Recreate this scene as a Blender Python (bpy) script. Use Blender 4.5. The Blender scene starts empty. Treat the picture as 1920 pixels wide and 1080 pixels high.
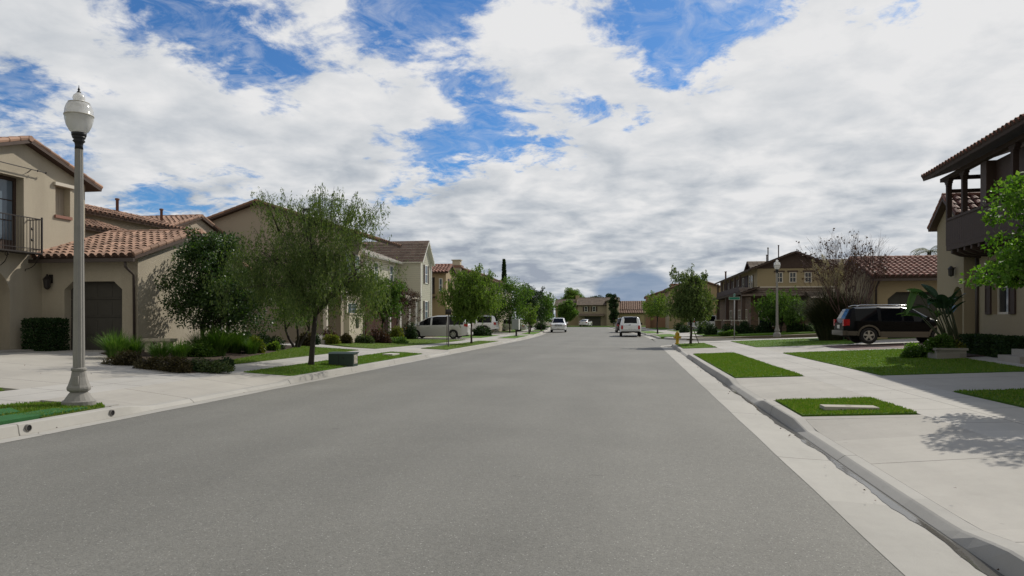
import bpy, bmesh, math, random
import numpy as np
from mathutils import Vector, Matrix

R = math.radians
rnd = random.Random(11)
nrg = np.random.default_rng(5)
scene = bpy.context.scene
COL = scene.collection

# ---------------------------------------------------------------- camera
F = 1333.33; YAW = math.atan(223 / F); CAMH = 1.7; HY = 598.0
FX, FY, RX, RY = -math.sin(YAW), math.cos(YAW), math.cos(YAW), math.sin(YAW)

def ray(px, py):
    c = (px - 960) / F; s = (HY - py) / F
    return FX + RX * c, FY + RY * c, s

def atz(px, py, z):
    dx, dy, s = ray(px, py); t = (z - CAMH) / s
    return dx * t, dy * t, z

cam = bpy.data.cameras.new('camera'); camo = bpy.data.objects.new('camera', cam); COL.objects.link(camo)
camo.location = (0, 0, CAMH); camo.rotation_euler = (R(90), 0, YAW)
cam.sensor_width = 36; cam.lens = 36 * F / 1920; cam.shift_y = (HY - 540) / 1920
cam.clip_end = 5000; cam.clip_start = 0.05
scene.camera = camo
scene.view_settings.view_transform = 'Standard'; scene.view_settings.look = 'None'
scene.view_settings.exposure = 0; scene.view_settings.gamma = 1

# ---------------------------------------------------------------- objects
def tag(o, label=None, cat=None, group=None, kind=None):
    if label: o['label'] = label
    if cat: o['category'] = cat
    if group: o['group'] = group
    if kind: o['kind'] = kind
    return o

def thing(name, loc, label, cat, group=None, rz=0.0):
    o = bpy.data.objects.new(name, None); COL.objects.link(o)
    o.location = loc; o.rotation_euler = (0, 0, rz); o.empty_display_size = .2
    return tag(o, label, cat, group)

def root_of(o):
    while o.parent: o = o.parent
    return o

class MB:
    """collects faces in one list; build() makes ONE mesh object"""
    def __init__(s): s.v = []; s.f = []; s.m = []; s.M = None; s.sm = []; s.smooth = False
    def p(s, pts):
        i = len(s.v)
        if s.M is None: s.v += [tuple(q) for q in pts]
        else: s.v += [tuple(s.M @ Vector(q)) for q in pts]
        return i
    def face(s, idx, m=0): s.f.append(tuple(idx)); s.m.append(m); s.sm.append(s.smooth)
    def poly(s, pts, m=0):
        i = s.p(pts); s.face(range(i, i + len(pts)), m)
    def box(s, x0, x1, y0, y1, z0, z1, m=0):
        if x0 > x1: x0, x1 = x1, x0
        if y0 > y1: y0, y1 = y1, y0
        i = s.p([(x0, y0, z0), (x1, y0, z0), (x1, y1, z0), (x0, y1, z0), (x0, y0, z1), (x1, y0, z1), (x1, y1, z1), (x0, y1, z1)])
        for q in ((0, 3, 2, 1), (4, 5, 6, 7), (0, 1, 5, 4), (1, 2, 6, 5), (2, 3, 7, 6), (3, 0, 4, 7)):
            s.face([i + k for k in q], m)
    def prism(s, pts, d, m=0):
        """polygon pts (3d) extruded by vector d"""
        n = len(pts); d = Vector(d)
        i = s.p(pts); j = s.p([tuple(Vector(q) + d) for q in pts])
        s.face(list(range(i, i + n))[::-1], m); s.face(range(j, j + n), m)
        for k in range(n):
            a, b = k, (k + 1) % n
            s.face([i + a, i + b, j + b, j + a], m)
    def lathe(s, prof, c=(0, 0, 0), n=20, m=0, flute=0, axis='z'):
        rows = []
        for (r, z) in prof:
            pts = []
            for k in range(n):
                a = 2 * math.pi * k / n
                rr = r * (1 - (flute if k % 2 else 0))
                q = (rr * math.cos(a), rr * math.sin(a), z)
                if axis == 'x': q = (q[2], q[0], q[1])
                if axis == 'y': q = (q[0], q[2], q[1])
                pts.append((c[0] + q[0], c[1] + q[1], c[2] + q[2]))
            rows.append(s.p(pts))
        for a, b in zip(rows, rows[1:]):
            for k in range(n):
                l = (k + 1) % n
                s.face([a + k, a + l, b + l, b + k], m)
        s.face([rows[0] + k for k in range(n)][::-1], m); s.face([rows[-1] + k for k in range(n)], m)
    def tube(s, pts, rad, n=6, m=0):
        pts = [Vector(q) for q in pts]
        if not hasattr(rad, '__len__'): rad = [rad] * len(pts)
        rows = []
        for k, q in enumerate(pts):
            d = (pts[min(k + 1, len(pts) - 1)] - pts[max(k - 1, 0)])
            d = d.normalized() if d.length > 1e-9 else Vector((0, 0, 1))
            u = d.cross(Vector((0.31, 0.95, 0.05))); 
            if u.length < .2: u = d.cross(Vector((1, 0, 0)))
            u.normalize(); w = d.cross(u)
            rows.append(s.p([tuple(q + rad[k] * (math.cos(2 * math.pi * j / n) * u + math.sin(2 * math.pi * j / n) * w)) for j in range(n)]))
        for a, b in zip(rows, rows[1:]):
            for k in range(n):
                l = (k + 1) % n
                s.face([a + k, a + l, b + l, b + k], m)
        s.face([rows[0] + k for k in range(n)][::-1], m); s.face([rows[-1] + k for k in range(n)], m)
    def build(s, name, mats, parent=None, local=False, base=None):
        if not isinstance(mats, (list, tuple)): mats = [mats]
        V = np.array(s.v, dtype=float).reshape(-1, 3)
        o = bpy.data.objects.new(name, None if False else bpy.data.meshes.new(name))
        if parent is not None:
            if not local: V = V - np.array(root_of(parent).location)
            o.parent = parent
        elif not local:
            b = base if base is not None else ((V[:, 0].min() + V[:, 0].max()) / 2, (V[:, 1].min() + V[:, 1].max()) / 2, V[:, 2].min())
            V = V - np.array(b); o.location = b
        me = o.data
        me.from_pydata([tuple(q) for q in V], [], s.f)
        for mt in mats: me.materials.append(mt)
        me.polygons.foreach_set('material_index', s.m)
        me.polygons.foreach_set('use_smooth', s.sm)
        me.update(); COL.objects.link(o)
        return o

def copy_tree(o, parent=None):
    c = o.copy(); COL.objects.link(c); c.parent = parent
    for ch in list(o.children): copy_tree(ch, c)
    return c

# ---------------------------------------------------------------- materials
def nodes_of(m):
    m.use_nodes = True; nt = m.node_tree; nt.nodes.clear(); return nt

def N(nt, typ, **kw):
    n = nt.nodes.new(typ)
    for k, v in kw.items():
        if k == 'inp':
            for a, b in v.items():
                if isinstance(b, bpy.types.NodeSocket): nt.links.new(b, n.inputs[a])
                else: n.inputs[a].default_value = b
        else: setattr(n, k, v)
    return n

def math_(nt, op, a, b=None, c=None, clamp=False):
    n = nt.nodes.new('ShaderNodeMath'); n.operation = op; n.use_clamp = clamp
    for i, q in enumerate((a, b, c)):
        if q is None: continue
        if isinstance(q, bpy.types.NodeSocket): nt.links.new(q, n.inputs[i])
        else: n.inputs[i].default_value = q
    return n.outputs[0]

def mix(nt, fac, a, b, blend='MIX'):
    n = nt.nodes.new('ShaderNodeMix'); n.data_type = 'RGBA'; n.blend_type = blend
    for i, q in ((0, fac), (6, a), (7, b)):
        if isinstance(q, bpy.types.NodeSocket): nt.links.new(q, n.inputs[i])
        elif i == 0: n.inputs[i].default_value = q
        else: n.inputs[i].default_value = (*q, 1) if len(q) == 3 else q
    return n.outputs[2]

def ramp(nt, fac, stops):
    n = nt.nodes.new('ShaderNodeValToRGB'); e = n.color_ramp.elements
    while len(e) < len(stops): e.new(.5)
    for k, (p_, c) in enumerate(stops):
        e[k].position = p_; e[k].color = (*c, 1) if len(c) == 3 else c
    nt.links.new(fac, n.inputs[0]); return n.outputs[0]

def pos(nt): return nt.nodes.new('ShaderNodeNewGeometry').outputs['Position']
def objc(nt): return nt.nodes.new('ShaderNodeTexCoord').outputs['Object']
def noise(nt, vec, scale, detail=4, rough=.55):
    n = N(nt, 'ShaderNodeTexNoise', inp={'Scale': scale, 'Detail': detail, 'Roughness': rough}); nt.links.new(vec, n.inputs['Vector']); return n.outputs['Fac']
def scaled(nt, vec, s):
    n = N(nt, 'ShaderNodeMapping'); nt.links.new(vec, n.inputs['Vector']); n.inputs['Scale'].default_value = s; return n.outputs[0]

MATS = {}
def pbr(name, col, rough=.8, var=.15, scale=3., fine=40., finevar=.08, bump=.0, bumpscale=60., metal=0., spec=.35, coat=0., island=0., stain=None):
    """colour with broad and fine real variation of the surface itself"""
    if name in MATS: return MATS[name]
    m = bpy.data.materials.new(name); nt = nodes_of(m); P = pos(nt)
    a = noise(nt, P, scale, 5); b = noise(nt, P, fine, 3)
    f = math_(nt, 'ADD', math_(nt, 'MULTIPLY', math_(nt, 'SUBTRACT', a, .5), var * 2), math_(nt, 'MULTIPLY', math_(nt, 'SUBTRACT', b, .5), finevar * 2))
    if island:
        ri = nt.nodes.new('ShaderNodeNewGeometry').outputs['Random Per Island']
        f = math_(nt, 'ADD', f, math_(nt, 'MULTIPLY', math_(nt, 'SUBTRACT', ri, .5), island * 2))
    f = math_(nt, 'ADD', f, 1.0)
    v = N(nt, 'ShaderNodeVectorMath', operation='SCALE'); v.inputs[0].default_value = col; nt.links.new(f, v.inputs['Scale'])
    c = v.outputs[0]
    if stain:
        s = noise(nt, scaled(nt, P, stain[1]), 1.0, 6, .6)
        s = math_(nt, 'MULTIPLY', math_(nt, 'SUBTRACT', s, stain[2]), stain[3], clamp=True)
        c = mix(nt, s, c, stain[0])
    bs = N(nt, 'ShaderNodeBsdfPrincipled', inp={'Roughness': rough, 'Metallic': metal, 'Specular IOR Level': spec, 'Coat Weight': coat, 'Coat Roughness': .05})
    nt.links.new(c, bs.inputs['Base Color'])
    if bump:
        bn = noise(nt, P, bumpscale, 4)
        bp = N(nt, 'ShaderNodeBump', inp={'Strength': bump, 'Distance': .02, 'Height': bn}); nt.links.new(bp.outputs[0], bs.inputs['Normal'])
    o = N(nt, 'ShaderNodeOutputMaterial'); nt.links.new(bs.outputs[0], o.inputs[0])
    MATS[name] = m; return m

def leafmat(name, c1, c2, c3=None, trans=.35, rough=.6, spec=.22):
    if name in MATS: return MATS[name]
    m = bpy.data.materials.new(name); nt = nodes_of(m)
    ri = nt.nodes.new('ShaderNodeNewGeometry').outputs['Random Per Island']
    c = ramp(nt, ri, [(0, c1), (.6, c2), (1, c3 or c2)])
    bs = N(nt, 'ShaderNodeBsdfPrincipled', inp={'Roughness': rough, 'Specular IOR Level': spec}); nt.links.new(c, bs.inputs['Base Color'])
    tr = N(nt, 'ShaderNodeBsdfTranslucent'); 
    tc = mix(nt, 1.0, c, (1.25, 1.35, .55), 'MULTIPLY'); nt.links.new(tc, tr.inputs['Color'])
    mx = N(nt, 'ShaderNodeMixShader', inp={0: trans}); nt.links.new(bs.outputs[0], mx.inputs[1]); nt.links.new(tr.outputs[0], mx.inputs[2])
    o = N(nt, 'ShaderNodeOutputMaterial'); nt.links.new(mx.outputs[0], o.inputs[0])
    MATS[name] = m; return m

def glassmat(name, col=(.02, .025, .03), rough=.04, spec=.6):
    return pbr(name, col, rough, var=.2, scale=1.2, finevar=0, spec=spec)

# stuccos, tiles, trims
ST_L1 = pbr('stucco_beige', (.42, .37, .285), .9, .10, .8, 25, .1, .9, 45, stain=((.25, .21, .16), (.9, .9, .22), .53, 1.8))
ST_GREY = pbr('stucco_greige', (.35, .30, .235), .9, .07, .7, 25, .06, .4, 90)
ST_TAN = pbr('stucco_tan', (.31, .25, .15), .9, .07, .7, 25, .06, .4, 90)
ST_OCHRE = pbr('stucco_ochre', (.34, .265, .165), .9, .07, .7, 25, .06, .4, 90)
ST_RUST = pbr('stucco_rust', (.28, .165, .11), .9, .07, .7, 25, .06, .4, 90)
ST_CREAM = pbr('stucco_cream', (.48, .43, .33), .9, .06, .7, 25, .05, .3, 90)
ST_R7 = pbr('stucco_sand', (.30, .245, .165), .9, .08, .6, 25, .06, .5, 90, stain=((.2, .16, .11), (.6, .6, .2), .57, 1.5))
WHITE = pbr('white_paint', (.7, .69, .65), .6, .05, 2)
TRIM = pbr('pale_trim', (.55, .5, .42), .7, .06, 2)
def sidingmat(name, col):
    if name in MATS: return MATS[name]
    m = pbr(name, col, .7, .06, 2, 30, .04)
    nt = m.node_tree; bs = [n for n in nt.nodes if n.type == 'BSDF_PRINCIPLED'][0]
    sep = N(nt, 'ShaderNodeSeparateXYZ'); nt.links.new(pos(nt), sep.inputs[0])
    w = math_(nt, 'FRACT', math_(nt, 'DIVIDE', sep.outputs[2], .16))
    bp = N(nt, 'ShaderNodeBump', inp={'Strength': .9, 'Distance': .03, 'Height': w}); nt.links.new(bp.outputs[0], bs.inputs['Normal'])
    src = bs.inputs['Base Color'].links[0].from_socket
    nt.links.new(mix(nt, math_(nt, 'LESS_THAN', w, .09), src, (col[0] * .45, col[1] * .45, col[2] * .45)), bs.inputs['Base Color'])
    return m
SIDING = sidingmat('cream_siding', (.50, .485, .40))
def brickmat(name, c1, c2, mortar, sx=.22, sz=.075):
    if name in MATS: return MATS[name]
    m = bpy.data.materials.new(name); nt = nodes_of(m)
    sep = N(nt, 'ShaderNodeSeparateXYZ'); nt.links.new(pos(nt), sep.inputs[0])
    cb = N(nt, 'ShaderNodeCombineXYZ'); nt.links.new(math_(nt, 'ADD', sep.outputs[0], sep.outputs[1]), cb.inputs[0]); nt.links.new(sep.outputs[2], cb.inputs[1])
    b = N(nt, 'ShaderNodeTexBrick', inp={'Scale': 1.0, 'Brick Width': sx, 'Row Height': sz, 'Mortar Size': .008, 'Color1': (*c1, 1), 'Color2': (*c2, 1), 'Mortar': (*mortar, 1)})
    nt.links.new(cb.outputs[0], b.inputs['Vector'])
    bs = N(nt, 'ShaderNodeBsdfPrincipled', inp={'Roughness': .9}); nt.links.new(b.outputs['Color'], bs.inputs['Base Color'])
    bp = N(nt, 'ShaderNodeBump', inp={'Strength': .5, 'Distance': .01}); bp.invert = True; nt.links.new(b.outputs['Fac'], bp.inputs['Height']); nt.links.new(bp.outputs[0], bs.inputs['Normal'])
    o = N(nt, 'ShaderNodeOutputMaterial'); nt.links.new(bs.outputs[0], o.inputs[0]); MATS[name] = m; return m
BRICK = brickmat('red_brick', (.22, .085, .05), (.15, .065, .045), (.3, .27, .23))
STONE = brickmat('stone_block', (.3, .28, .25), (.2, .185, .17), (.25, .24, .22), .38, .16)
STONEB = brickmat('ledger_stone', (.22, .14, .09), (.13, .085, .06), (.1, .08, .07), .3, .1)
TILE_L = pbr('terracotta_weathered', (.30, .185, .13), .85, .16, .8, 30, .12, island=.36)
TILE_R = pbr('terracotta_red', (.235, .115, .085), .8, .12, .8, 30, .12, island=.25)
TILE_D = pbr('tile_brown_flat', (.165, .115, .09), .85, .1, 1, 30, .1, island=.22)
TILE_B = pbr('tile_brown_grey', (.15, .115, .085), .85, .1, 1, 30, .1, island=.2)
TILE_O = pbr('tile_orange_brown', (.22, .14, .1), .85, .1, 1, 30, .1, island=.2)
DARKWOOD = pbr('dark_brown_wood', (.052, .032, .025), .75, .2, 4, 40, .15)
BROWNWOOD = pbr('brown_trim_wood', (.062, .038, .028), .65, .2, 4, 40, .15)
GDOOR = pbr('garage_door_dark', (.06, .055, .046), .65, .12, 3, 40, .1)
GDOOR2 = pbr('garage_door_green_grey', (.05, .05, .04), .65, .12, 3, 40, .1)
IRON = pbr('wrought_iron', (.025, .02, .018), .5, .2, 8)
RUSTM = pbr('rusted_pipe', (.16, .09, .075), .7, .2, 8)
GUTTER = pbr('brown_gutter_metal', (.06, .045, .038), .5, .1, 8, spec=.5)
GLASS = glassmat('window_glass'); GLASSB = glassmat('window_glass_bright', (.10, .13, .16), .06)
# the setting
def asphalt():
    m = bpy.data.materials.new('asphalt'); nt = nodes_of(m); P = pos(nt)
    big = noise(nt, P, .22, 5, .6); mid = noise(nt, scaled(nt, P, (1, .25, 1)), 1.1, 5, .6)
    f1 = noise(nt, P, 45, 4, .8); f2 = noise(nt, P, 18, 3, .7)
    vo = N(nt, 'ShaderNodeTexVoronoi', inp={'Scale': 120.0}); nt.links.new(P, vo.inputs['Vector'])
    vr = N(nt, 'ShaderNodeSeparateColor'); nt.links.new(vo.outputs['Color'], vr.inputs[0])
    sep = N(nt, 'ShaderNodeSeparateXYZ'); nt.links.new(P, sep.inputs[0])
    tone = math_(nt, 'ADD', math_(nt, 'MULTIPLY', math_(nt, 'SUBTRACT', big, .5), .60), math_(nt, 'MULTIPLY', math_(nt, 'SUBTRACT', mid, .5), .25))
    tone = math_(nt, 'ADD', tone, math_(nt, 'MULTIPLY', math_(nt, 'SUBTRACT', f1, .5), .7))
    tone = math_(nt, 'ADD', tone, math_(nt, 'MULTIPLY', math_(nt, 'SUBTRACT', f2, .5), .45))
    tone = math_(nt, 'ADD', tone, math_(nt, 'MULTIPLY', math_(nt, 'SUBTRACT', vr.outputs[0], .5), .32))
    ln = math_(nt, 'MULTIPLY', math_(nt, 'SINE', math_(nt, 'ADD', math_(nt, 'MULTIPLY', sep.outputs[0], 3.3), math_(nt, 'MULTIPLY', mid, 2.0))), .025)
    tone = math_(nt, 'ADD', tone, ln)
    # dark oil spots and scuffs
    sp = noise(nt, scaled(nt, P, (1.5, 3.2, 1)), 1.3, 2, .4)
    spot = math_(nt, 'MULTIPLY', math_(nt, 'SUBTRACT', sp, .74), 9, clamp=True)
    tone = math_(nt, 'SUBTRACT', math_(nt, 'ADD', tone, 1.0), math_(nt, 'MULTIPLY', spot, .35))
    v = N(nt, 'ShaderNodeVectorMath', operation='SCALE'); v.inputs[0].default_value = (.160, .156, .139); nt.links.new(tone, v.inputs['Scale'])
    # pale stones in the wearing course
    pale = math_(nt, 'GREATER_THAN', vr.outputs[1], .988)
    c = mix(nt, math_(nt, 'MULTIPLY', pale, .42), v.outputs[0], (.55, .54, .5))
    dk = math_(nt, 'GREATER_THAN', vr.outputs[2], .955)
    c = mix(nt, math_(nt, 'MULTIPLY', dk, .35), c, (.04, .04, .038))
    bs = N(nt, 'ShaderNodeBsdfPrincipled', inp={'Roughness': .78, 'Specular IOR Level': .3}); nt.links.new(c, bs.inputs['Base Color'])
    bp = N(nt, 'ShaderNodeBump', inp={'Strength': .45, 'Distance': .012, 'Height': f1}); nt.links.new(bp.outputs[0], bs.inputs['Normal'])
    o = N(nt, 'ShaderNodeOutputMaterial'); nt.links.new(bs.outputs[0], o.inputs[0]); return m
ASPH = asphalt()

def concrete(name, col, joint_y=0., off_y=0., joint_x=(), wet=0.):
    """joint_y: spacing of tooled joints along the street, joint_x: joints running along it"""
    m = bpy.data.materials.new(name); nt = nodes_of(m); P = pos(nt)
    a = noise(nt, P, .5, 6, .65); b = noise(nt, scaled(nt, P, (2.5, .35, 1)), 1.0, 5); f = noise(nt, P, 90, 3, .7); g = noise(nt, P, 7, 4)
    t = math_(nt, 'ADD', math_(nt, 'MULTIPLY', math_(nt, 'SUBTRACT', a, .5), .34), math_(nt, 'MULTIPLY', math_(nt, 'SUBTRACT', b, .5), .22))
    t = math_(nt, 'ADD', t, math_(nt, 'MULTIPLY', math_(nt, 'SUBTRACT', f, .5), .18))
    t = math_(nt, 'ADD', t, math_(nt, 'MULTIPLY', math_(nt, 'SUBTRACT', g, .5), .12))
    sep = N(nt, 'ShaderNodeSeparateXYZ'); nt.links.new(P, sep.inputs[0]); X, Y = sep.outputs[0], sep.outputs[1]
    c = None
    if joint_y:
        k = math_(nt, 'DIVIDE', math_(nt, 'ADD', Y, off_y), joint_y)
        # each bay was poured apart: a little tone of its own
        bay = N(nt, 'ShaderNodeTexWhiteNoise', noise_dimensions='1D'); nt.links.new(math_(nt, 'FLOOR', k), bay.inputs['W'])
        t = math_(nt, 'ADD', t, math_(nt, 'MULTIPLY', math_(nt, 'SUBTRACT', bay.outputs['Value'], .5), .14))
    t = math_(nt, 'ADD', t, 1.0)
    v = N(nt, 'ShaderNodeVectorMath', operation='SCALE'); v.inputs[0].default_value = col; nt.links.new(t, v.inputs['Scale'])
    dk = math_(nt, 'MULTIPLY', math_(nt, 'SUBTRACT', noise(nt, scaled(nt, P, (.9, .5, 1)), 1.6, 6, .7), .54), 2.2, clamp=True)
    v2 = mix(nt, math_(nt, 'MULTIPLY', dk, .45), v.outputs[0], (col[0] * .62, col[1] * .62, col[2] * .62))
    spk = math_(nt, 'MULTIPLY', math_(nt, 'SUBTRACT', noise(nt, P, 9, 2, .4), .72), 8, clamp=True)
    v2 = mix(nt, math_(nt, 'MULTIPLY', spk, .35), v2, (.09, .085, .08))
    rust = math_(nt, 'MULTIPLY', math_(nt, 'SUBTRACT', noise(nt, P, .8, 5, .7), .62), 1.3, clamp=True)
    c = mix(nt, rust, v2, (col[0] * .8, col[1] * .7, col[2] * .58))
    if joint_y:
        wob = math_(nt, 'MULTIPLY', math_(nt, 'SUBTRACT', noise(nt, P, 3, 2), .5), .02)
        fr = math_(nt, 'ABSOLUTE', math_(nt, 'SUBTRACT', math_(nt, 'FRACT', math_(nt, 'ADD', k, wob)), .5))
        c = mix(nt, math_(nt, 'MULTIPLY', math_(nt, 'LESS_THAN', fr, .011 / joint_y), .85), c, (.09, .085, .075))
    for xj in joint_x:
        ln = math_(nt, 'LESS_THAN', math_(nt, 'ABSOLUTE', math_(nt, 'SUBTRACT', X, xj)), .008)
        c = mix(nt, math_(nt, 'MULTIPLY', ln, .75), c, (.09, .085, .075))
    bs = N(nt, 'ShaderNodeBsdfPrincipled', inp={'Roughness': .85, 'Specular IOR Level': .3}); nt.links.new(c, bs.inputs['Base Color'])
    bp = N(nt, 'ShaderNodeBump', inp={'Strength': .2, 'Distance': .01, 'Height': f}); nt.links.new(bp.outputs[0], bs.inputs['Normal'])
    o = N(nt, 'ShaderNodeOutputMaterial'); nt.links.new(bs.outputs[0], o.inputs[0]); return m
CONC = (.345, .327, .295)
C_WALK = concrete('concrete_walk', (.37, .355, .328), 1.5, .3, (5.28, -11.2))
C_DRIVE = concrete('concrete_drive', CONC, 3.05, 2.1)
C_DRIVE_L = concrete('concrete_drive_pale', (.345, .325, .29), 2.6, .9)
C_KERB = concrete('concrete_kerb', (.335, .322, .295), 4.2, 1.4)
C_GUT = concrete('concrete_gutter', (.35, .336, .305), 4.2, 1.4)
C_STEP = concrete('concrete_step', (.3, .28, .25))
PAVER = brickmat('paver_brick', (.2, .13, .11), (.15, .1, .09), (.12, .1, .09), .2, .1)
SOIL = pbr('soil_mulch', (.05, .034, .023), .95, .3, 3, 30, .35, .8, 30)
def lawnmat(name, c1, c2, c3):
    m = bpy.data.materials.new(name); nt = nodes_of(m); P = pos(nt)
    a = noise(nt, P, .8, 5, .65); f = noise(nt, P, 55, 4, .8); f2 = noise(nt, scaled(nt, P, (1, 1, 4)), 14, 4, .7)
    c = mix(nt, math_(nt, 'MULTIPLY', math_(nt, 'SUBTRACT', a, .3), 2.2, clamp=True), c1, c2)
    c = mix(nt, math_(nt, 'MULTIPLY', math_(nt, 'SUBTRACT', f2, .52), 2.5, clamp=True), c, c3)
    v = N(nt, 'ShaderNodeVectorMath', operation='SCALE'); nt.links.new(c, v.inputs[0]); nt.links.new(math_(nt, 'ADD', math_(nt, 'MULTIPLY', f, 1.3), .35), v.inputs['Scale'])
    bs = N(nt, 'ShaderNodeBsdfPrincipled', inp={'Roughness': .8, 'Specular IOR Level': .2}); nt.links.new(v.outputs[0], bs.inputs['Base Color'])
    bp = N(nt, 'ShaderNodeBump', inp={'Strength': 1.0, 'Distance': .05, 'Height': f}); nt.links.new(bp.outputs[0], bs.inputs['Normal'])
    o = N(nt, 'ShaderNodeOutputMaterial'); nt.links.new(bs.outputs[0], o.inputs[0]); return m
LAWN = lawnmat('lawn_turf', (.07, .16, .012), (.105, .20, .018), (.19, .215, .045))
LAWN_W = lawnmat('lawn_turf_warm', (.08, .135, .014), (.115, .17, .02), (.17, .18, .04))
BLADE = leafmat('grass_blade', (.075, .165, .012), (.115, .21, .018), (.22, .235, .065), .3, .55, .25)
TURF = pbr('artificial_turf', (.02, .11, .025), .8, .2, 6, 60, .5, .8, 80)
# ================================================================ terrain and street
def bend(y):
    """the street swings slowly to the left further on"""
    y = min(y, 142); t = min(max(0.0, y - 50), 35)
    return -0.0013 * t * t - max(0.0, y - 85) * .091
KR, KL = 2.67, -9.05            # backs of the kerbs
def gz(x, y):
    """height of the yards"""
    if y > 112: return .13
    x = x - bend(y)
    if x > KR: return .15 + (min(x, 15) - KR) * .043
    if x < KL:
        k = min(1, max(0, (y - 29) / 16)); s = .06 + (.006 - .06) * k
        return .15 + s * min(KL - x, 7.9)
    return 0.

def sheet(name, pts, mat, dz=0., skirt=.22, zf=None, step=1.0, kind='structure', follow=True, mb_only=False):
    """a slab of lawn or paving lying on the terrain, cut so that it follows it"""
    bm = bmesh.new()
    bm.faces.new([bm.verts.new((x, y, 0)) for x, y in pts])
    xs = [p_[0] for p_ in pts]; ys = [p_[1] for p_ in pts]
    for ax, lo, hi in ((0, min(xs), max(xs)), (1, min(ys), max(ys))):
        st = max(step, (hi - lo) / 60)
        q = math.floor(lo / st) * st + st
        while q < hi - 1e-4:
            co = [0, 0, 0]; no = [0, 0, 0]; co[ax] = q; no[ax] = 1
            bmesh.ops.bisect_plane(bm, geom=bm.verts[:] + bm.edges[:] + bm.faces[:], plane_co=co, plane_no=no, dist=1e-4)
            q += st
    zf = zf or gz
    bm.normal_update()
    for f in bm.faces:
        if f.normal.z < 0: f.normal_flip()
    for v in bm.verts:
        x, y = v.co.x, v.co.y
        if follow: x += bend(y)
        v.co = (x, y, zf(x, y) + dz)
    if skirt:
        be = [e for e in bm.edges if e.is_boundary]
        r = bmesh.ops.extrude_edge_only(bm, edges=be)
        for g in r['geom']:
            if isinstance(g, bmesh.types.BMVert): g.co.z -= skirt
    me = bpy.data.meshes.new(name); bm.to_mesh(me); bm.free(); me.materials.append(mat)
    o = bpy.data.objects.new(name, me); COL.objects.link(o)
    if kind: o['kind'] = kind
    return o

def rect(x0, x1, y0, y1): return [(x0, y0), (x1, y0), (x1, y1), (x0, y1)]

# --- the ground: one sheet to the horizon, stepping down under the street
def base_z(x, y):
    if y > 112: return -.10
    b = x - bend(y)
    if KL - 1.47 < b < KR + 1.77: return -.10
    if b > 0 and 47.2 < y < 57.6: return -.10
    return gz(x, y) - .10
def ground():
    xs = [-1500, -300, -90, -40, -20, -16.95, -14, -12, -10.53, -10.51, KL, 0, KR, 4.43, 4.45, 6, 9, 12, 15, 22, 40, 90, 300, 1500]
    ys = [-400, -60, -20, -8, 0, 8, 16, 24, 29, 33, 37, 41, 45, 47.2, 47.21, 52, 57.59, 57.6, 62, 68, 75, 82, 90, 98, 106, 112, 112.1, 140, 200, 400, 1800]
    mb = MB(); idx = {}
    for i, x in enumerate(xs):
        for j, y in enumerate(ys):
            bx = x + (bend(min(y, 140)) if abs(x) < 60 else 0)
            idx[i, j] = mb.p([(bx, y, base_z(bx if abs(x) < 60 else x, y) if abs(x) < 400 else -.1)])
    for i in range(len(xs) - 1):
        for j in range(len(ys) - 1):
            mb.face([idx[i, j], idx[i + 1, j], idx[i + 1, j + 1], idx[i, j + 1]])
    return tag(mb.build('ground', pbr('bare_ground', (.11, .095, .06), .95, .25, .4, 12, .2, .5, 20), base=(0, 0, 0)), kind='structure')
ground()

# --- asphalt: the street, the side street, and the street it ends on
def road():
    mb = MB(); Y = [-30 + 4 * k for k in range(44)]
    rows = []
    for y in Y:
        b = bend(y); row = []
        for k in range(9):
            t = k / 8; x = -8.42 + t * (1.79 + 8.42)
            row.append((x + b, y, .012 + .06 * math.sin(math.pi * t)))
        rows.append(mb.p(row))
    for a, c in zip(rows, rows[1:]):
        for k in range(8): mb.face([a + k, a + k + 1, c + k + 1, c + k])
    return tag(mb.build('road', ASPH, base=(0, 0, 0)), kind='structure')
road()
# side street: mouth with rounded returns
def arc(cx, cy, r, a0, a1, n=8): return [(cx + r * math.cos(R(a0 + (a1 - a0) * k / n)), cy + r * math.sin(R(a0 + (a1 - a0) * k / n))) for k in range(n + 1)]
near_ret = arc(5.67, 44.9, 3.0, 180, 90)       # from (2.67,44.9) round to (5.67,47.9)
far_ret = arc(6.9, 61.2, 4.2, 270, 180)        # from (6.9,57) round to (2.7,61.2)
side_pts = [(1.79, 44.0), (1.79, 62.5)] + far_ret[::-1] + [(60, 57.0), (60, 47.9)] + near_ret[::-1]
sheet('side_street', side_pts, ASPH, .006, 0, zf=lambda x, y: 0.0, step=6, follow=False)
sheet('end_street', rect(-70, 50, 140, 150), ASPH, .004, 0, zf=lambda x, y: 0.0, step=20, follow=False)

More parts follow.
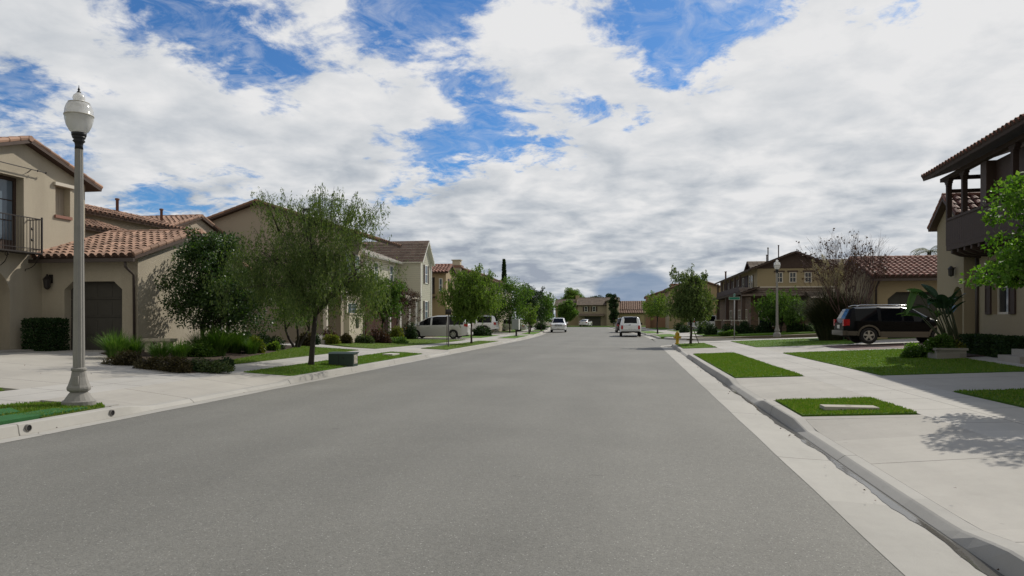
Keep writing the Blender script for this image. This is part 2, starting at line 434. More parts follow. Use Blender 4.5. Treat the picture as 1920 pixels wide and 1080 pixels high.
# --- kerbs with dropped crossings, and their gutters
def kerb_h(y, drops):
    h = .15
    for a, b in drops:
        if a <= y <= b:
            d = min(y - a, b - y); h = min(h, .15 - .09 * min(1, d / .75))
    return h
DR = [(5.3, 11.75), (14.2, 19.2), (32.2, 37.7), (71, 77), (88, 94), (104, 110)]
DL = [(-6, 1.5), (11.35, 18.0), (30.4, 34.6), (48.8, 55.8), (65.5, 70.5), (84, 90), (98, 104), (114, 120)]
def kerb(side, y0, y1, drops):
    mb = MB(); mg = MB(); Y = []
    y = y0
    while y < y1 - 1e-6: Y.append(y); y += .25 if y < 50 else 1.0
    Y.append(y1); ra, rg = [], []
    for y in Y:
        h = kerb_h(y, drops); b = bend(y)
        w = .02 * math.sin(y * .7) * .4
        lean = .045 + (.15 - h) * .25
        if side > 0:
            ra.append(mb.p([(2.45 + b + w, y, -.06), (2.455 + b + w, y, -.004), (2.455 + b + lean + w, y, h - .012), (2.475 + b + lean + w, y, h), (KR + b, y, h + .004), (KR + b, y, -.1)]))
            rg.append(mg.p([(1.775 + b + .004 * math.sin(y * 1.9), y, .016), (2.12 + b, y, .002), (2.46 + b + w, y, -.014)]))
        else:
            ra.append(mb.p([(-8.83 + b, y, -.06), (-8.835 + b, y, -.004), (-8.835 + b - lean, y, h - .012), (-8.855 + b - lean, y, h), (KL + b, y, h + .004), (KL + b, y, -.1)]))
            rg.append(mg.p([(-8.41 + b + .014 * math.sin(y * 2.3) * math.sin(y * .9), y, .017), (-8.62 + b, y, .004), (-8.84 + b, y, -.014)]))
    for r, m, n in ((ra, mb, 6), (rg, mg, 3)):
        for a, c in zip(r, r[1:]):
            for k in range(n - 1):
                q = [a + k, a + k + 1, c + k + 1, c + k]
                m.face(q if side < 0 else q[::-1])
    for a in (ra[0], ra[-1]): mb.face([a + k for k in range(6)])
    tag(mb.build('kerb', C_KERB, base=(0, 0, 0)), kind='structure'); tag(mg.build('gutter', C_GUT, base=(0, 0, 0)), kind='structure')
kerb(1, -12, 44.9, DR); kerb(1, 61.2, 139, DR); kerb(-1, -12, 139, DL)
def return_kerb(pts, inward):
    mb = MB(); rows = []; n = len(pts)
    for k, (x, y) in enumerate(pts):
        a = Vector(pts[max(k - 1, 0)]); b = Vector(pts[min(k + 1, n - 1)]); d = (b - a).normalized(); w = Vector((-d.y, d.x)) * inward
        q = Vector((x, y))
        rows.append(mb.p([(*(q - w * .0), -.06), (*(q - w * .05), .14), (*(q - w * .07), .152), (*(q - w * .22), .154), (*(q - w * .22), -.1)]))
    for a, c in zip(rows, rows[1:]):
        for k in range(4): mb.face([a + k, a + k + 1, c + k + 1, c + k])
    mb.face([rows[0] + k for k in range(5)]); mb.face([rows[-1] + k for k in range(5)])
    tag(mb.build('kerb', C_KERB, base=(0, 0, 0)), kind='structure')
return_kerb([(p_[0] - .19, p_[1]) for p_ in near_ret] + [(40, 47.9)], 1)
return_kerb([(40, 57.0)] + far_ret, 1)
# gutter pan continuing round the near corner
gp = arc(5.48, 44.9, 3.0, 180, 90); gq = arc(5.48, 44.9, 3.68, 180, 90)
sheet('gutter', gp + [(16, 47.9), (16, 48.58)] + gq[::-1], C_GUT, .018, 0, zf=lambda x, y: 0., step=4, follow=False)

# --- sidewalks
sheet('sidewalk', rect(4.42, 6.1, -8, 44.9), C_WALK, 0)
sheet('sidewalk', rect(-11.85, -10.5, -8, 138), C_WALK, 0)
sheet('sidewalk', rect(4.42, 6.1, 61.3, 138), C_WALK, 0)
# corner landings of the side street
nr = [(p_[0] - .02 + .05, p_[1] - .06) for p_ in near_ret]
sheet('sidewalk', [(KR, 46.0 - 1.1), *[(5.67 + (2.78) * math.cos(R(a)), 44.9 + 2.78 * math.sin(R(a))) for a in (165, 150, 135, 120, 105, 90)], (40, 47.66), (40, 46.0), (6.1, 46.0), (6.1, 44.9)], C_WALK, .012)
sheet('sidewalk', [(40, 57.25), (40, 58.8), (7.5, 58.8), (4.42, 61.9), (4.42, 62.2), (KR + .25, 62.2), *[(6.9 + 3.95 * math.cos(R(a)), 61.2 + 3.95 * math.sin(R(a))) for a in (195, 210, 225, 240, 255, 270)]], C_WALK, .012, follow=False, zf=lambda x, y: .15 + max(0, x - 8) * .02)

# --- driveway aprons between kerb and sidewalk (they ramp down to the gutter)
def apron(side, y0, y1, mat=C_DRIVE):
    if side > 0:
        zf = lambda x, y: max(.036, .15 - .115 * min(1, max(0, min(y - y0, y1 - y)) / .75)) + (gz(4.42 + bend(y), y) - .04) * min(1, max(0, (x - bend(y) - KR) / 1.75)) * min(1, .0 + 1)
        zf2 = lambda x, y: (lambda t, k: (1 - t) * k + t * gz(4.42 + bend(y), y))(min(1, max(0, (x - bend(y) - KR) / 1.75)), kerb_h(y, DR) + .004)
        return sheet('driveway_apron', rect(KR + .003, 4.417, y0 + .05, y1 - .05), mat, .0, .1, zf=zf2, step=.4)
    zf2 = lambda x, y: (lambda t, k: (1 - t) * k + t * gz(-10.5 + bend(y), y))(min(1, max(0, (KL - x + bend(y)) / 1.45)), kerb_h(y, DL) + .004)
    return sheet('driveway_apron', rect(-10.497, KL - .003, y0 + .05, y1 - .05), mat, .0, .1, zf=zf2, step=.4)
for a, b in ((5.2, 11.9), (14.1, 19.3), (32.1, 37.9), (71, 77), (88, 94), (104, 110)): apron(1, a, b)
for a, b in ((-6, 1.7), (11.2, 18.1), (30.3, 34.6), (48.7, 55.9), (65.4, 70.6), (84, 90), (98, 104), (114, 120)): apron(-1, a, b, C_DRIVE_L)

# --- driveways and paths
sheet('driveway', rect(6.1, 20, 3.0, 11.95), C_DRIVE, 0)
sheet('driveway', rect(6.1, 20, 14.95, 18.85), C_DRIVE, 0)
sheet('driveway', [(6.1, 30.5), (26, 30.5), (26, 40.8), (13.2, 40.8), (10.5, 36.6), (6.1, 36.6)], C_DRIVE, 0)
for xa, xb, ya, yb in ((8.9, 22, 31.4, 35.7),):
    sheet('paver_strip', rect(xa, xb, ya, yb), PAVER, .006, 0)
sheet('path', [(9.75, 18.9), (11.0, 18.9), (11.4, 24.6), (10.25, 24.6)], C_WALK, .004)
sheet('driveway', [(-11.85, 12.2), (-11.85, 16.1), (-11.4, 16.7), (-16.8, 20.2), (-16.5, 21.9), (-21, 21.9), (-21, 12.2)], C_DRIVE_L, 0)
sheet('path', [(-16.3, 30.0), (-11.85, 30.0), (-11.85, 31.9), (-13.2, 31.9), (-15.6, 33.6), (-16.3, 33.2)], C_WALK, 0)
sheet('driveway', rect(-22, -11.85, 50.6, 56.2), C_DRIVE_L, 0)
sheet('driveway', rect(-22, -11.85, 66, 70.5), C_DRIVE_L, 0)
sheet('driveway', rect(-22, -11.85, 72.2, 78.6), C_DRIVE_L, 0)
sheet('driveway', rect(6.1, 16, 88, 94), C_DRIVE, 0)
sheet('driveway', rect(6.1, 16, 71, 77), C_DRIVE, 0)

# --- lawns (turf stands 2-3 cm above the paving) ----------------------------------
GR = []    # polygons that get blades: (pts, density, height)
def lawn(pts, mat=LAWN, dz=.018, dens=0, bh=.055):
    sheet('lawn', pts, mat, dz)
    if dens: GR.append((pts, dens, bh, dz))
def wob(x0, x1, y0, y1, a=.03):
    """a rectangle with hand-cut, slightly uneven edges"""
    r = random.Random(int(x0 * 100 + y0 * 7)); p_ = []
    def edge(A, B, n):
        for k in range(n): t = k / n; p_.append((A[0] + (B[0] - A[0]) * t + (r.uniform(-a, a) if k else 0), A[1] + (B[1] - A[1]) * t + (r.uniform(-a, a) if k else 0)))
    c = rect(x0, x1, y0, y1); L = [max(2, int(abs(y1 - y0) / .8)), max(2, int(abs(x1 - x0) / .6))]
    edge(c[0], c[1], L[1]); edge(c[1], c[2], L[0]); edge(c[2], c[3], L[1]); edge(c[3], c[0], L[0]); return p_
lawn(wob(2.70, 4.39, 11.95, 14.1, .02), dens=2600, bh=.036)
lawn(wob(2.70, 4.39, 19.35, 32.0, .03), dens=1300, bh=.036)
lawn(wob(2.70, 4.39, 38.0, 44.8, .03), dens=250, bh=.036)
lawn([(6.13, 18.9), (9.72, 18.9), (10.2, 24.6), (11.9, 27.4), (13, 29), (13, 30.45), (6.13, 30.45)], dens=750, bh=.036)
lawn(wob(6.13, 10.4, 36.7, 45.9, .03), dens=160, bh=.036)
lawn([(10.4, 36.7), (13.0, 40.8), (24, 41), (24, 45.9), (10.4, 45.9)])
lawn(wob(6.13, 14, 12.0, 14.9, .02), dens=1300, bh=.036)
lawn([(8.9, 59.2), (26, 59.2), (26, 66), (6.2, 66), (6.2, 62.3)], LAWN)
lawn(wob(2.70, 4.39, 62.4, 70.9), LAWN); lawn(wob(2.70, 4.39, 77.1, 88), LAWN); lawn(wob(2.70, 4.39, 94.2, 104), LAWN)
lawn(wob(6.13, 12, 77.2, 87.8), LAWN); lawn(wob(6.13, 12, 94.2, 112), LAWN); lawn(wob(6.13, 9, 66.1, 70.9), LAWN)
lawn([(-9.08, 9.75), (-9.08, 11.1), (-9.35, 11.35), (-10.2, 10.9), (-10.47, 10.2), (-10.47, 2.2), (-9.9, 2.2), (-9.75, 9.4)], LAWN_W, dens=2200, bh=.045)
lawn(wob(-10.47, -9.08, 18.0, 30.3, .03), LAWN, dens=900, bh=.036)
lawn(wob(-10.47, -9.08, 34.7, 48.6, .03), LAWN_W, dens=160, bh=.036)
lawn(wob(-10.47, -9.08, 56, 65.3), LAWN); lawn(wob(-10.47, -9.08, 70.7, 83.9), LAWN); lawn(wob(-10.47, -9.08, 90.1, 97.9), LAWN); lawn(wob(-10.47, -9.08, 104.1, 113.9), LAWN)
lawn([(-16, 2), (-11.9, 2), (-11.9, 11.9), (-12.6, 12.15), (-16, 12.15)], LAWN_W, dens=600, bh=.036)
lawn([(-11.88, 19.2), (-11.88, 29.9), (-14.5, 29.9), (-13.9, 27.2), (-13.2, 24.0), (-12.7, 21.2), (-12.2, 19.2)], LAWN_W, dens=600, bh=.036)
lawn([(-11.88, 32.0), (-11.88, 50.5), (-16.4, 50.5), (-16.4, 34.6), (-15.4, 34.2), (-13.1, 32.2)], LAWN_W, dens=110, bh=.036)
lawn(wob(-16, -11.88, 56.3, 65.9), LAWN); lawn(wob(-16, -11.88, 79, 112), LAWN)
lawn(rect(-34, 30, 151.5, 162), LAWN)
# planting beds
sheet('planting_bed', [(-11.3, 16.85), (-11.15, 18.6), (-12.1, 19.2), (-12.7, 21.2), (-13.2, 24.0), (-13.9, 27.2), (-14.5, 29.9), (-16.62, 29.9), (-16.62, 22), (-16.7, 20.25)], SOIL, .02)
sheet('planting_bed', [(-16.62, 31.9), (-15.7, 33.6), (-16.4, 34.6), (-16.4, 50.5), (-19.4, 50.5), (-19.4, 31.9)], SOIL, .02)
sheet('planting_bed', [(11.42, 18.9), (12.8, 18.9), (12.9, 27.3), (11.95, 27.35), (10.25, 24.65), (11.4, 24.65)], SOIL, .035)

def poly_area(p_): return abs(sum(a[0] * b[1] - b[0] * a[1] for a, b in zip(p_, p_[1:] + p_[:1]))) / 2
def inside(P, x, y):
    c = np.zeros(len(x), bool); n = len(P)
    for i in range(n):
        x1, y1 = P[i]; x2, y2 = P[i - 1]
        k = ((y1 > y) != (y2 > y)) & (x < (x2 - x1) * (y - y1) / ((y2 - y1) or 1e-9) + x1); c ^= k
    return c
def fast_mesh(name, V, n, mat, parent=None, kind=None, mats=None, smooth=False):
    """V: (faces*n,3) corner positions, n corners per face"""
    V = np.asarray(V, dtype=np.float32).reshape(-1, 3); nf = len(V) // n
    loc = (0, 0, 0)
    if parent is not None: V = V - np.array(root_of(parent).location, dtype=np.float32)
    me = bpy.data.meshes.new(name); me.vertices.add(len(V)); me.vertices.foreach_set('co', V.ravel())
    me.loops.add(len(V)); me.loops.foreach_set('vertex_index', np.arange(len(V), dtype=np.int32))
    me.polygons.add(nf); me.polygons.foreach_set('loop_start', np.arange(nf, dtype=np.int32) * n)
    me.update(calc_edges=True); me.validate()
    me.materials.append(mat)
    o = bpy.data.objects.new(name, me); COL.objects.link(o)
    if parent is not None: o.parent = parent
    if kind: o['kind'] = kind
    return o
def blades():
    out = []
    for P, d, bh, dz in GR:
        P = [tuple(q) for q in P]; A = poly_area(P); xs = [q[0] for q in P]; ys = [q[1] for q in P]
        bb = (max(xs) - min(xs)) * (max(ys) - min(ys)); n = int(d * bb)
        x = nrg.uniform(min(xs) - .02, max(xs) + .02, n); y = nrg.uniform(min(ys), max(ys), n); k = inside(P, x, y); x, y = x[k], y[k]; n = len(x)
        z = np.array([gz(a, b) for a, b in zip(x, y)]) + dz
        h = bh * nrg.uniform(.5, 1.1, n) * (.85 + .25 * np.sin(x * 3.1 + 1.7 * np.sin(y * 2.3)) ** 2); a = nrg.uniform(0, 6.28, n); w = .006 + .004 * nrg.random(n)
        w *= 1.6
        lx, ly = nrg.normal(0, .45, n) * h, nrg.normal(0, .45, n) * h
        A_ = np.stack([x - np.cos(a) * w, y - np.sin(a) * w, z - .01], 1); B_ = np.stack([x + np.cos(a) * w, y + np.sin(a) * w, z - .01], 1); C_ = np.stack([x + lx, y + ly, z + h], 1)
        out.append(np.stack([A_, B_, C_], 1).reshape(-1, 3))
    return tag(fast_mesh('grass', np.concatenate(out), 3, BLADE), 'short mown grass blades of the lawns and kerbside strips', 'grass', kind='stuff')
blades()

# water lying along the right-hand gutter, running ragged at its street side
def water():
    m = bpy.data.materials.new('gutter_water'); nt = nodes_of(m)
    bs = N(nt, 'ShaderNodeBsdfPrincipled', inp={'Base Color': (.10, .095, .085, 1), 'Roughness': .06, 'Specular IOR Level': .9, 'IOR': 1.33})
    bp = N(nt, 'ShaderNodeBump', inp={'Strength': .06, 'Distance': .01, 'Height': noise(nt, pos(nt), 14, 3)}); nt.links.new(bp.outputs[0], bs.inputs['Normal'])
    o = N(nt, 'ShaderNodeOutputMaterial'); nt.links.new(bs.outputs[0], o.inputs[0])
    mb = MB(); rows = []; r = random.Random(4); y = 1.0
    while y < 30:
        w = .095 + .022 * math.sin(y * 1.1) + .02 * math.sin(y * 3.7 + 1) + r.uniform(-.012, .012)
        if y > 16: w *= max(.35, 1 - (y - 16) * .06)
        if y < 6: w += .09 * (6 - y) / 5
        zz = lambda x: .002 - .016 * (x - 2.12) / .34 + .004
        rows.append(mb.p([(2.452 - w, y, zz(2.452 - w)), (2.452, y, zz(2.452) + .001)])); y += .12
    for a, c in zip(rows, rows[1:]): mb.face([a, a + 1, c + 1, c])
    return tag(mb.build('gutter_water', m, base=(0, 0, 0)), kind='structure')
water()
# ================================================================ houses
def fr(facing, c):
    return {'-y': lambda u, z, d=0.: (u, c - d, z), '+y': lambda u, z, d=0.: (u, c + d, z),
            '+x': lambda u, z, d=0.: (c + d, u, z), '-x': lambda u, z, d=0.: (c - d, u, z)}[facing]
def fbox(mb, facing, c, u0, u1, z0, z1, d0, d1, m=0):
    f = fr(facing, c); a = f(u0, z0, d0); b = f(u1, z1, d1)
    mb.box(a[0], b[0], a[1], b[1], a[2], b[2], m)

def facade(mb, facing, c, u0, u1, z0, z1, holes=(), m=0):
    f = fr(facing, c)
    us = sorted({u0, u1, *[h[0] for h in holes], *[h[1] for h in holes]}); zs = sorted({z0, z1, *[h[2] for h in holes], *[h[3] for h in holes]})
    for a, b in zip(us, us[1:]):
        for p_, q in zip(zs, zs[1:]):
            um, zm = (a + b) / 2, (p_ + q) / 2
            if any(h[0] < um < h[1] and h[2] < zm < h[3] for h in holes): continue
            mb.poly([f(a, p_), f(b, p_), f(b, q), f(a, q)], m)
    for (a, b, p_, q, d) in [h[:5] for h in holes]:
        for A, B in (((a, p_), (b, p_)), ((b, p_), (b, q)), ((b, q), (a, q)), ((a, q), (a, p_))):
            mb.poly([f(*A), f(*B), f(*B, -d), f(*A, -d)], m)

def uniq(P):
    out = []
    for q in P:
        if all((Vector(q) - Vector(o)).length > 1e-5 for o in out): out.append(q)
    return out

def slope(mb, P0, U, V, Lu, Lv, kind='barrel', tw=.27, cl=.38, deck=.11):
    """one roof slope: P0 = lower corner, U along the eave, V up the slope; material 0 tile, 1 wood"""
    P0, U, V = Vector(P0), Vector(U).normalized(), Vector(V).normalized(); n = U.cross(V)
    if n.z < 0: n = -n
    at = lambda u, v, h=0.: tuple(P0 + U * u + V * v + n * h)
    mb.prism([at(0, 0, -deck), at(Lu, 0, -deck), at(Lu, Lv, -deck), at(0, Lv, -deck)], n * deck, 1)
    if kind == 'barrel':
        mb.poly([at(0, 0, .006), at(Lu, 0, .006), at(Lu, Lv, .006), at(0, Lv, .006)], 0)
        nc = max(1, round(Lu / tw)); tw = Lu / nc; r = tw * .40; nv = max(1, round(Lv / cl)); cl = Lv / nv
        for i in range(nc):
            for j in range(nv):
                u = (i + .5) * tw + rnd.uniform(-.008, .008); v0 = j * cl - .035 + rnd.uniform(-.008, .008); v1 = (j + 1) * cl + .02
                h0, h1 = .045 + rnd.uniform(0, .008), .012
                A, B = [], []
                for k in range(5):
                    a = math.pi * k / 4
                    A.append(at(u + r * math.cos(a), v0, h0 + r * .8 * math.sin(a))); B.append(at(u + r * .92 * math.cos(a), min(v1, Lv), h1 + r * .75 * math.sin(a)))
                i0 = mb.p(A + B)
                for k in range(4): mb.face([i0 + k, i0 + k + 1, i0 + k + 6, i0 + k + 5], 0)
                mb.poly([at(u - r, v0 + .015, -.0), at(u + r, v0 + .015, 0.)] + [at(u + r * .9 * math.cos(a), v0 + .015, h0 + r * .72 * math.sin(a)) for a in (0, .8, 1.57, 2.34, 3.14)], 2)
    else:
        nc = max(1, round(Lu / (tw * 1.3))); tw = Lu / nc; nv = max(1, round(Lv / cl)); cl = Lv / nv
        for j in range(nv):
            for i in range(nc):
                u0 = i * tw + .008; u1 = (i + 1) * tw - .008; v0 = j * cl - .03; v1 = (j + 1) * cl
                h = .062 + rnd.uniform(0, .012)
                a = mb.p([at(u0, v0, h), at(u1, v0, h), at(u1, v1, .012), at(u0, v1, .012), at(u0, v0, .0), at(u1, v0, .0)])
                mb.face([a, a + 1, a + 2, a + 3], 0); mb.face([a + 4, a + 5, a + 1, a], 1)

def caps(mb, A, B, r=.11, seg=.42):
    """ridge or verge tiles laid end to end from A to B"""
    A, B = Vector(A), Vector(B); L = (B - A).length; n = max(1, round(L / seg)); d = (B - A) / n
    for k in range(n):
        mb.tube([A + d * k, A + d * (k + 1.06)], [r * 1.08, r * .9], 8, 0)

DARK_GAP = pbr('tile_end_shade', (.06, .035, .025), .95, .2, 6)  # dark colour of the end caps, painting the shade inside open barrel tiles
def wing(root, x0, x1, y0, y1, zb, zr, axis, pitch, wm, tm, kind='barrel', ridge=None, ov=(.45, .45, .3, .3), tw=.27, cl=.38, holes={}, gm=None, fascia=None, cap=True, wallname='wall', roof=True, skip=()):
    """a block with a gabled roof. axis 'x': the ridge runs along x. ov: overhang at low side, high side, and the two gable ends"""
    W = MB(); mats = [wm, gm or wm]
    if axis == 'x':
        rc = (y0 + y1) / 2 if ridge is None else ridge
        za, zc = zr - pitch * (rc - y0), zr - pitch * (y1 - rc)
        for fc, c, z1 in (('-y', y0, za), ('+y', y1, zc)):
            if fc not in skip: facade(W, fc, c, x0, x1, zb, z1, holes.get(fc, ()))
        for fc, c in (('-x', x0), ('+x', x1)):
            zl = min(za, zc); facade(W, fc, c, y0, y1, zb, zl, holes.get(fc, ())); f = fr(fc, c)
            W.poly(uniq([f(y0, zl), f(y1, zl), f(y1, zc), f(rc, zr), f(y0, za)]), 1)
    else:
        rc = (x0 + x1) / 2 if ridge is None else ridge
        za, zc = zr - pitch * (rc - x0), zr - pitch * (x1 - rc)
        for fc, c, z1 in (('-x', x0, za), ('+x', x1, zc)):
            if fc not in skip: facade(W, fc, c, y0, y1, zb, z1, holes.get(fc, ()))
        for fc, c in (('-y', y0), ('+y', y1)):
            zl = min(za, zc); facade(W, fc, c, x0, x1, zb, zl, holes.get(fc, ())); f = fr(fc, c)
            W.poly(uniq([f(x0, zl), f(x1, zl), f(x1, zc), f(rc, zr), f(x0, za)]), 1)
    w = W.build(wallname, mats, root)
    if not roof: return w
    Rf = MB(); up = .12
    s = math.sqrt(1 + pitch * pitch)
    if axis == 'x':
        a, b = x0 - ov[2], x1 + ov[3]
        lo = (y0 - ov[0], zr - pitch * (rc - y0 + ov[0]) + up); hi = (y1 + ov[1], zr - pitch * (y1 + ov[1] - rc) + up)
        slope(Rf, (a, lo[0], lo[1]), (1, 0, 0), (0, 1, pitch), b - a, (rc - lo[0]) * s, kind, tw, cl)
        slope(Rf, (a, hi[0], hi[1]), (1, 0, 0), (0, -1, pitch), b - a, (hi[0] - rc) * s, kind, tw, cl)
        if cap:
            caps(Rf, (a, rc, zr + up + .03), (b, rc, zr + up + .03))
            for xx in (a + .06, b - .06):
                caps(Rf, (xx, lo[0] - .02, lo[1] + .06), (xx, rc, zr + up + .06), .085); caps(Rf, (xx, hi[0] + .02, hi[1] + .06), (xx, rc, zr + up + .06), .085)
    else:
        a, b = y0 - ov[2], y1 + ov[3]
        lo = (x0 - ov[0], zr - pitch * (rc - x0 + ov[0]) + up); hi = (x1 + ov[1], zr - pitch * (x1 + ov[1] - rc) + up)
        slope(Rf, (lo[0], a, lo[1]), (0, 1, 0), (1, 0, pitch), b - a, (rc - lo[0]) * s, kind, tw, cl)
        slope(Rf, (hi[0], a, hi[1]), (0, 1, 0), (-1, 0, pitch), b - a, (hi[0] - rc) * s, kind, tw, cl)
        if cap:
            caps(Rf, (rc, a, zr + up + .03), (rc, b, zr + up + .03))
            for yy in (a + .06, b - .06):
                caps(Rf, (lo[0] - .02, yy, lo[1] + .06), (rc, yy, zr + up + .06), .085); caps(Rf, (hi[0] + .02, yy, hi[1] + .06), (rc, yy, zr + up + .06), .085)
    Rf.build('roof', [tm, fascia or BROWNWOOD, DARK_GAP], root)
    return w

def window(root, facing, c, u, z, w, h, fm=WHITE, gm=GLASS, inset=0., grid=(1, 2), sill=None, lintel=None, shutter=None, sw=.35, fw=.07, local=False):
    m = MB(); d0, d1 = -inset + .003, -inset + .05
    for a, b, p_, q in ((u - w / 2, u - w / 2 + fw, z, z + h), (u + w / 2 - fw, u + w / 2, z, z + h), (u - w / 2 + fw, u + w / 2 - fw, z, z + fw), (u - w / 2 + fw, u + w / 2 - fw, z + h - fw, z + h)):
        fbox(m, facing, c, a, b, p_, q, d0, d1)
    for k in range(1, grid[0]): x = u - w / 2 + w * k / grid[0]; fbox(m, facing, c, x - .02, x + .02, z + fw, z + h - fw, d0, d1 - .008)
    for k in range(1, grid[1]): y = z + h * k / grid[1]; fbox(m, facing, c, u - w / 2 + fw, u + w / 2 - fw, y - .025, y + .025, d0, d1 - .012)
    fo = m.build('window', fm, root, local)
    g = MB(); fbox(g, facing, c, u - w / 2 + fw * .9, u + w / 2 - fw * .9, z + fw * .9, z + h - fw * .9, d0 - .002, d0 + .014); g.build('pane', gm, fo, local)
    if sill: s = MB(); fbox(s, facing, c, u - w / 2 - .08, u + w / 2 + .08, z - .12, z - .004, -inset + .0, .08); s.build('sill', sill, fo, local)
    if lintel: s = MB(); fbox(s, facing, c, u - w / 2 - .14, u + w / 2 + .14, z + h + .004, z + h + .14, 0.003, .09); s.build('lintel', lintel, fo, local)
    if shutter:
        for sg in (-1, 1):
            s = MB(); a = u + sg * (w / 2 + .03); b = u + sg * (w / 2 + .03 + sw); a, b = min(a, b), max(a, b)
            for A, B, P, Q in ((a, a + .05, z, z + h), (b - .05, b, z, z + h), (a + .05, b - .05, z, z + .07), (a + .05, b - .05, z + h - .07, z + h), (a + .05, b - .05, z + h / 2 - .03, z + h / 2 + .03)):
                fbox(s, facing, c, A, B, P, Q, .003, .055)
            fbox(s, facing, c, a + .05, b - .05, z + .07, z + h - .07, .003, .035)
            s.build('shutter', shutter, root, local)
    return fo

def garage_door(root, facing, c, u0, u1, z0, z1, inset, mat, ch=.3, wallmat=None, local=False, rows=4):
    """sectional door set back in its opening; the wall's chamfered corners are built by the caller's wall material"""
    m = MB(); H = z1 - z0
    for k in range(rows):
        a, b = z0 + H * k / rows + .008, z0 + H * (k + 1) / rows - .008
        n = max(2, round((u1 - u0) / .62))
        fbox(m, facing, c, u0, u1, a, b, -inset - .05, -inset)
        for i in range(n):
            p_, q = u0 + (u1 - u0) * i / n + .06, u0 + (u1 - u0) * (i + 1) / n - .06
            fbox(m, facing, c, p_, q, a + .07, b - .07, -inset - .02, -inset + .012)
    fbox(m, facing, c, u0, u1, z0, z1, -inset - .09, -inset - .052)
    o = m.build('garage_door', mat, root, local)
    if ch and wallmat:
        f = fr(facing, c)
        for uu, sg in ((u0, 1), (u1, -1)):
            t = MB(); A = [f(uu, z1 - ch, -.002), f(uu, z1, -.002), f(uu + sg * ch * 1.15, z1, -.002)]
            e = Vector(f(0, 0, -inset - .01)) - Vector(f(0, 0, -.002)); t.prism(A, e); t.build('opening_corner', wallmat, root, local)
    return o

def arch_fill(mb, facing, c, u0, u1, z1, rise, d, m=0):
    """fills the two upper corners of a rectangular opening so that it reads as an arch"""
    f = fr(facing, c); uc, hw = (u0 + u1) / 2, (u1 - u0) / 2; e = Vector(f(0, 0, -d)) - Vector(f(0, 0, -.002))
    for sg in (-1, 1):
        P = [f(uc + sg * hw, z1, -.002)] + [f(uc + sg * hw * math.cos(a), z1 - rise + rise * math.sin(a), -.002) for a in [math.pi / 2 * k / 8 for k in range(9)]]
        P = [P[0]] + P[1:]
        # fan of thin prisms keeps every face convex
        for k in range(1, len(P) - 1): mb.prism([P[0], P[k], P[k + 1]], e, m)

def pipe(root, name, pts, r, mat, local=False, n=8):
    m = MB(); m.smooth = True; m.tube(pts, r, n); return m.build(name, mat, root, local)
def vent(root, x, y, z0, z1, mat=RUSTM, r=.07):
    m = MB(); m.smooth = True; m.lathe([(r, z0), (r, z1 - .1), (r * 1.5, z1 - .09), (r * 1.5, z1 - .01), (r * 1.1, z1)], (x, y, 0), 10); return m.build('vent_pipe', mat, root)

# ---------------------------------------------------------------- near left: beige stucco house with the balcony and side garage
h = thing('stucco_house', (-20.4, 21.9, .5), 'beige stucco house with iron balcony and tiled garage behind the near lamp post', 'house')
arch = (18.7 + .25, 20.6, .5, 3.35, .7); bal = (18.9, 21.15, 4.0, 6.5, .35); win = (22.5, 23.18, 5.45, 6.5, .28)
wing(h, -31, -20.4, 18.3, 23.9, .3, 7.68, 'x', .33, ST_L1, TILE_L, ridge=21.15, ov=(.5, .55, .3, .28), tw=.3, holes={'+x': [arch, bal, win]})
m = MB(); arch_fill(m, '+x', -20.4, arch[0], arch[1], 3.35, .85, .7); m.build('arch_corner', ST_L1, h)
m = MB(); fbox(m, '+x', -20.4, arch[0], arch[1], .5, 3.35, -.75, -.7)
for k in range(5): fbox(m, '+x', -20.4, arch[0] + .06 + k * .32, arch[0] + .34 + k * .32, .6, 3.2, -.7, -.68)
m.build('front_door', DARKWOOD, h)
m = MB(); fbox(m, '+x', -20.4, bal[0], bal[1], bal[2], bal[3], -.42, -.352)
for a, b in ((18.9, 19.0), (20.0, 20.1), (21.05, 21.15)): fbox(m, '+x', -20.4, a, b, 4.0, 6.5, -.352, -.30)
fbox(m, '+x', -20.4, 19.0, 21.05, 6.4, 6.5, -.352, -.30); fbox(m, '+x', -20.4, 19.0, 21.05, 4.0, 4.35, -.352, -.31)
d = m.build('balcony_door', DARKWOOD, h)
m = MB()
for a, b in ((19.02, 19.98), (20.12, 21.03)):
    for k in range(3): fbox(m, '+x', -20.4, a, b, 4.37 + k * .68, 4.37 + k * .68 + .64, -.35, -.335)
m.build('pane', GLASSB, d)
m = MB(); fbox(m, '+x', -20.4, win[0], win[1], win[2], win[3], -.34, -.28)
for k in range(5): fbox(m, '+x', -20.4, win[0] + .02 + k * .132, win[0] + .14 + k * .132, win[2] + .02, win[3] - .02, -.28, -.255)
w_ = m.build('window', ST_GREY, h)
m = MB(); fbox(m, '+x', -20.4, win[0] - .1, win[1] + .12, win[3] + .004, win[3] + .12, .003, .1); m.build('lintel', TRIM, w_)
m = MB(); fbox(m, '+x', -20.4, win[0] - .05, win[1] + .05, win[2] - .11, win[2] - .004, -.2, .06); m.build('sill', TILE_R, w_)
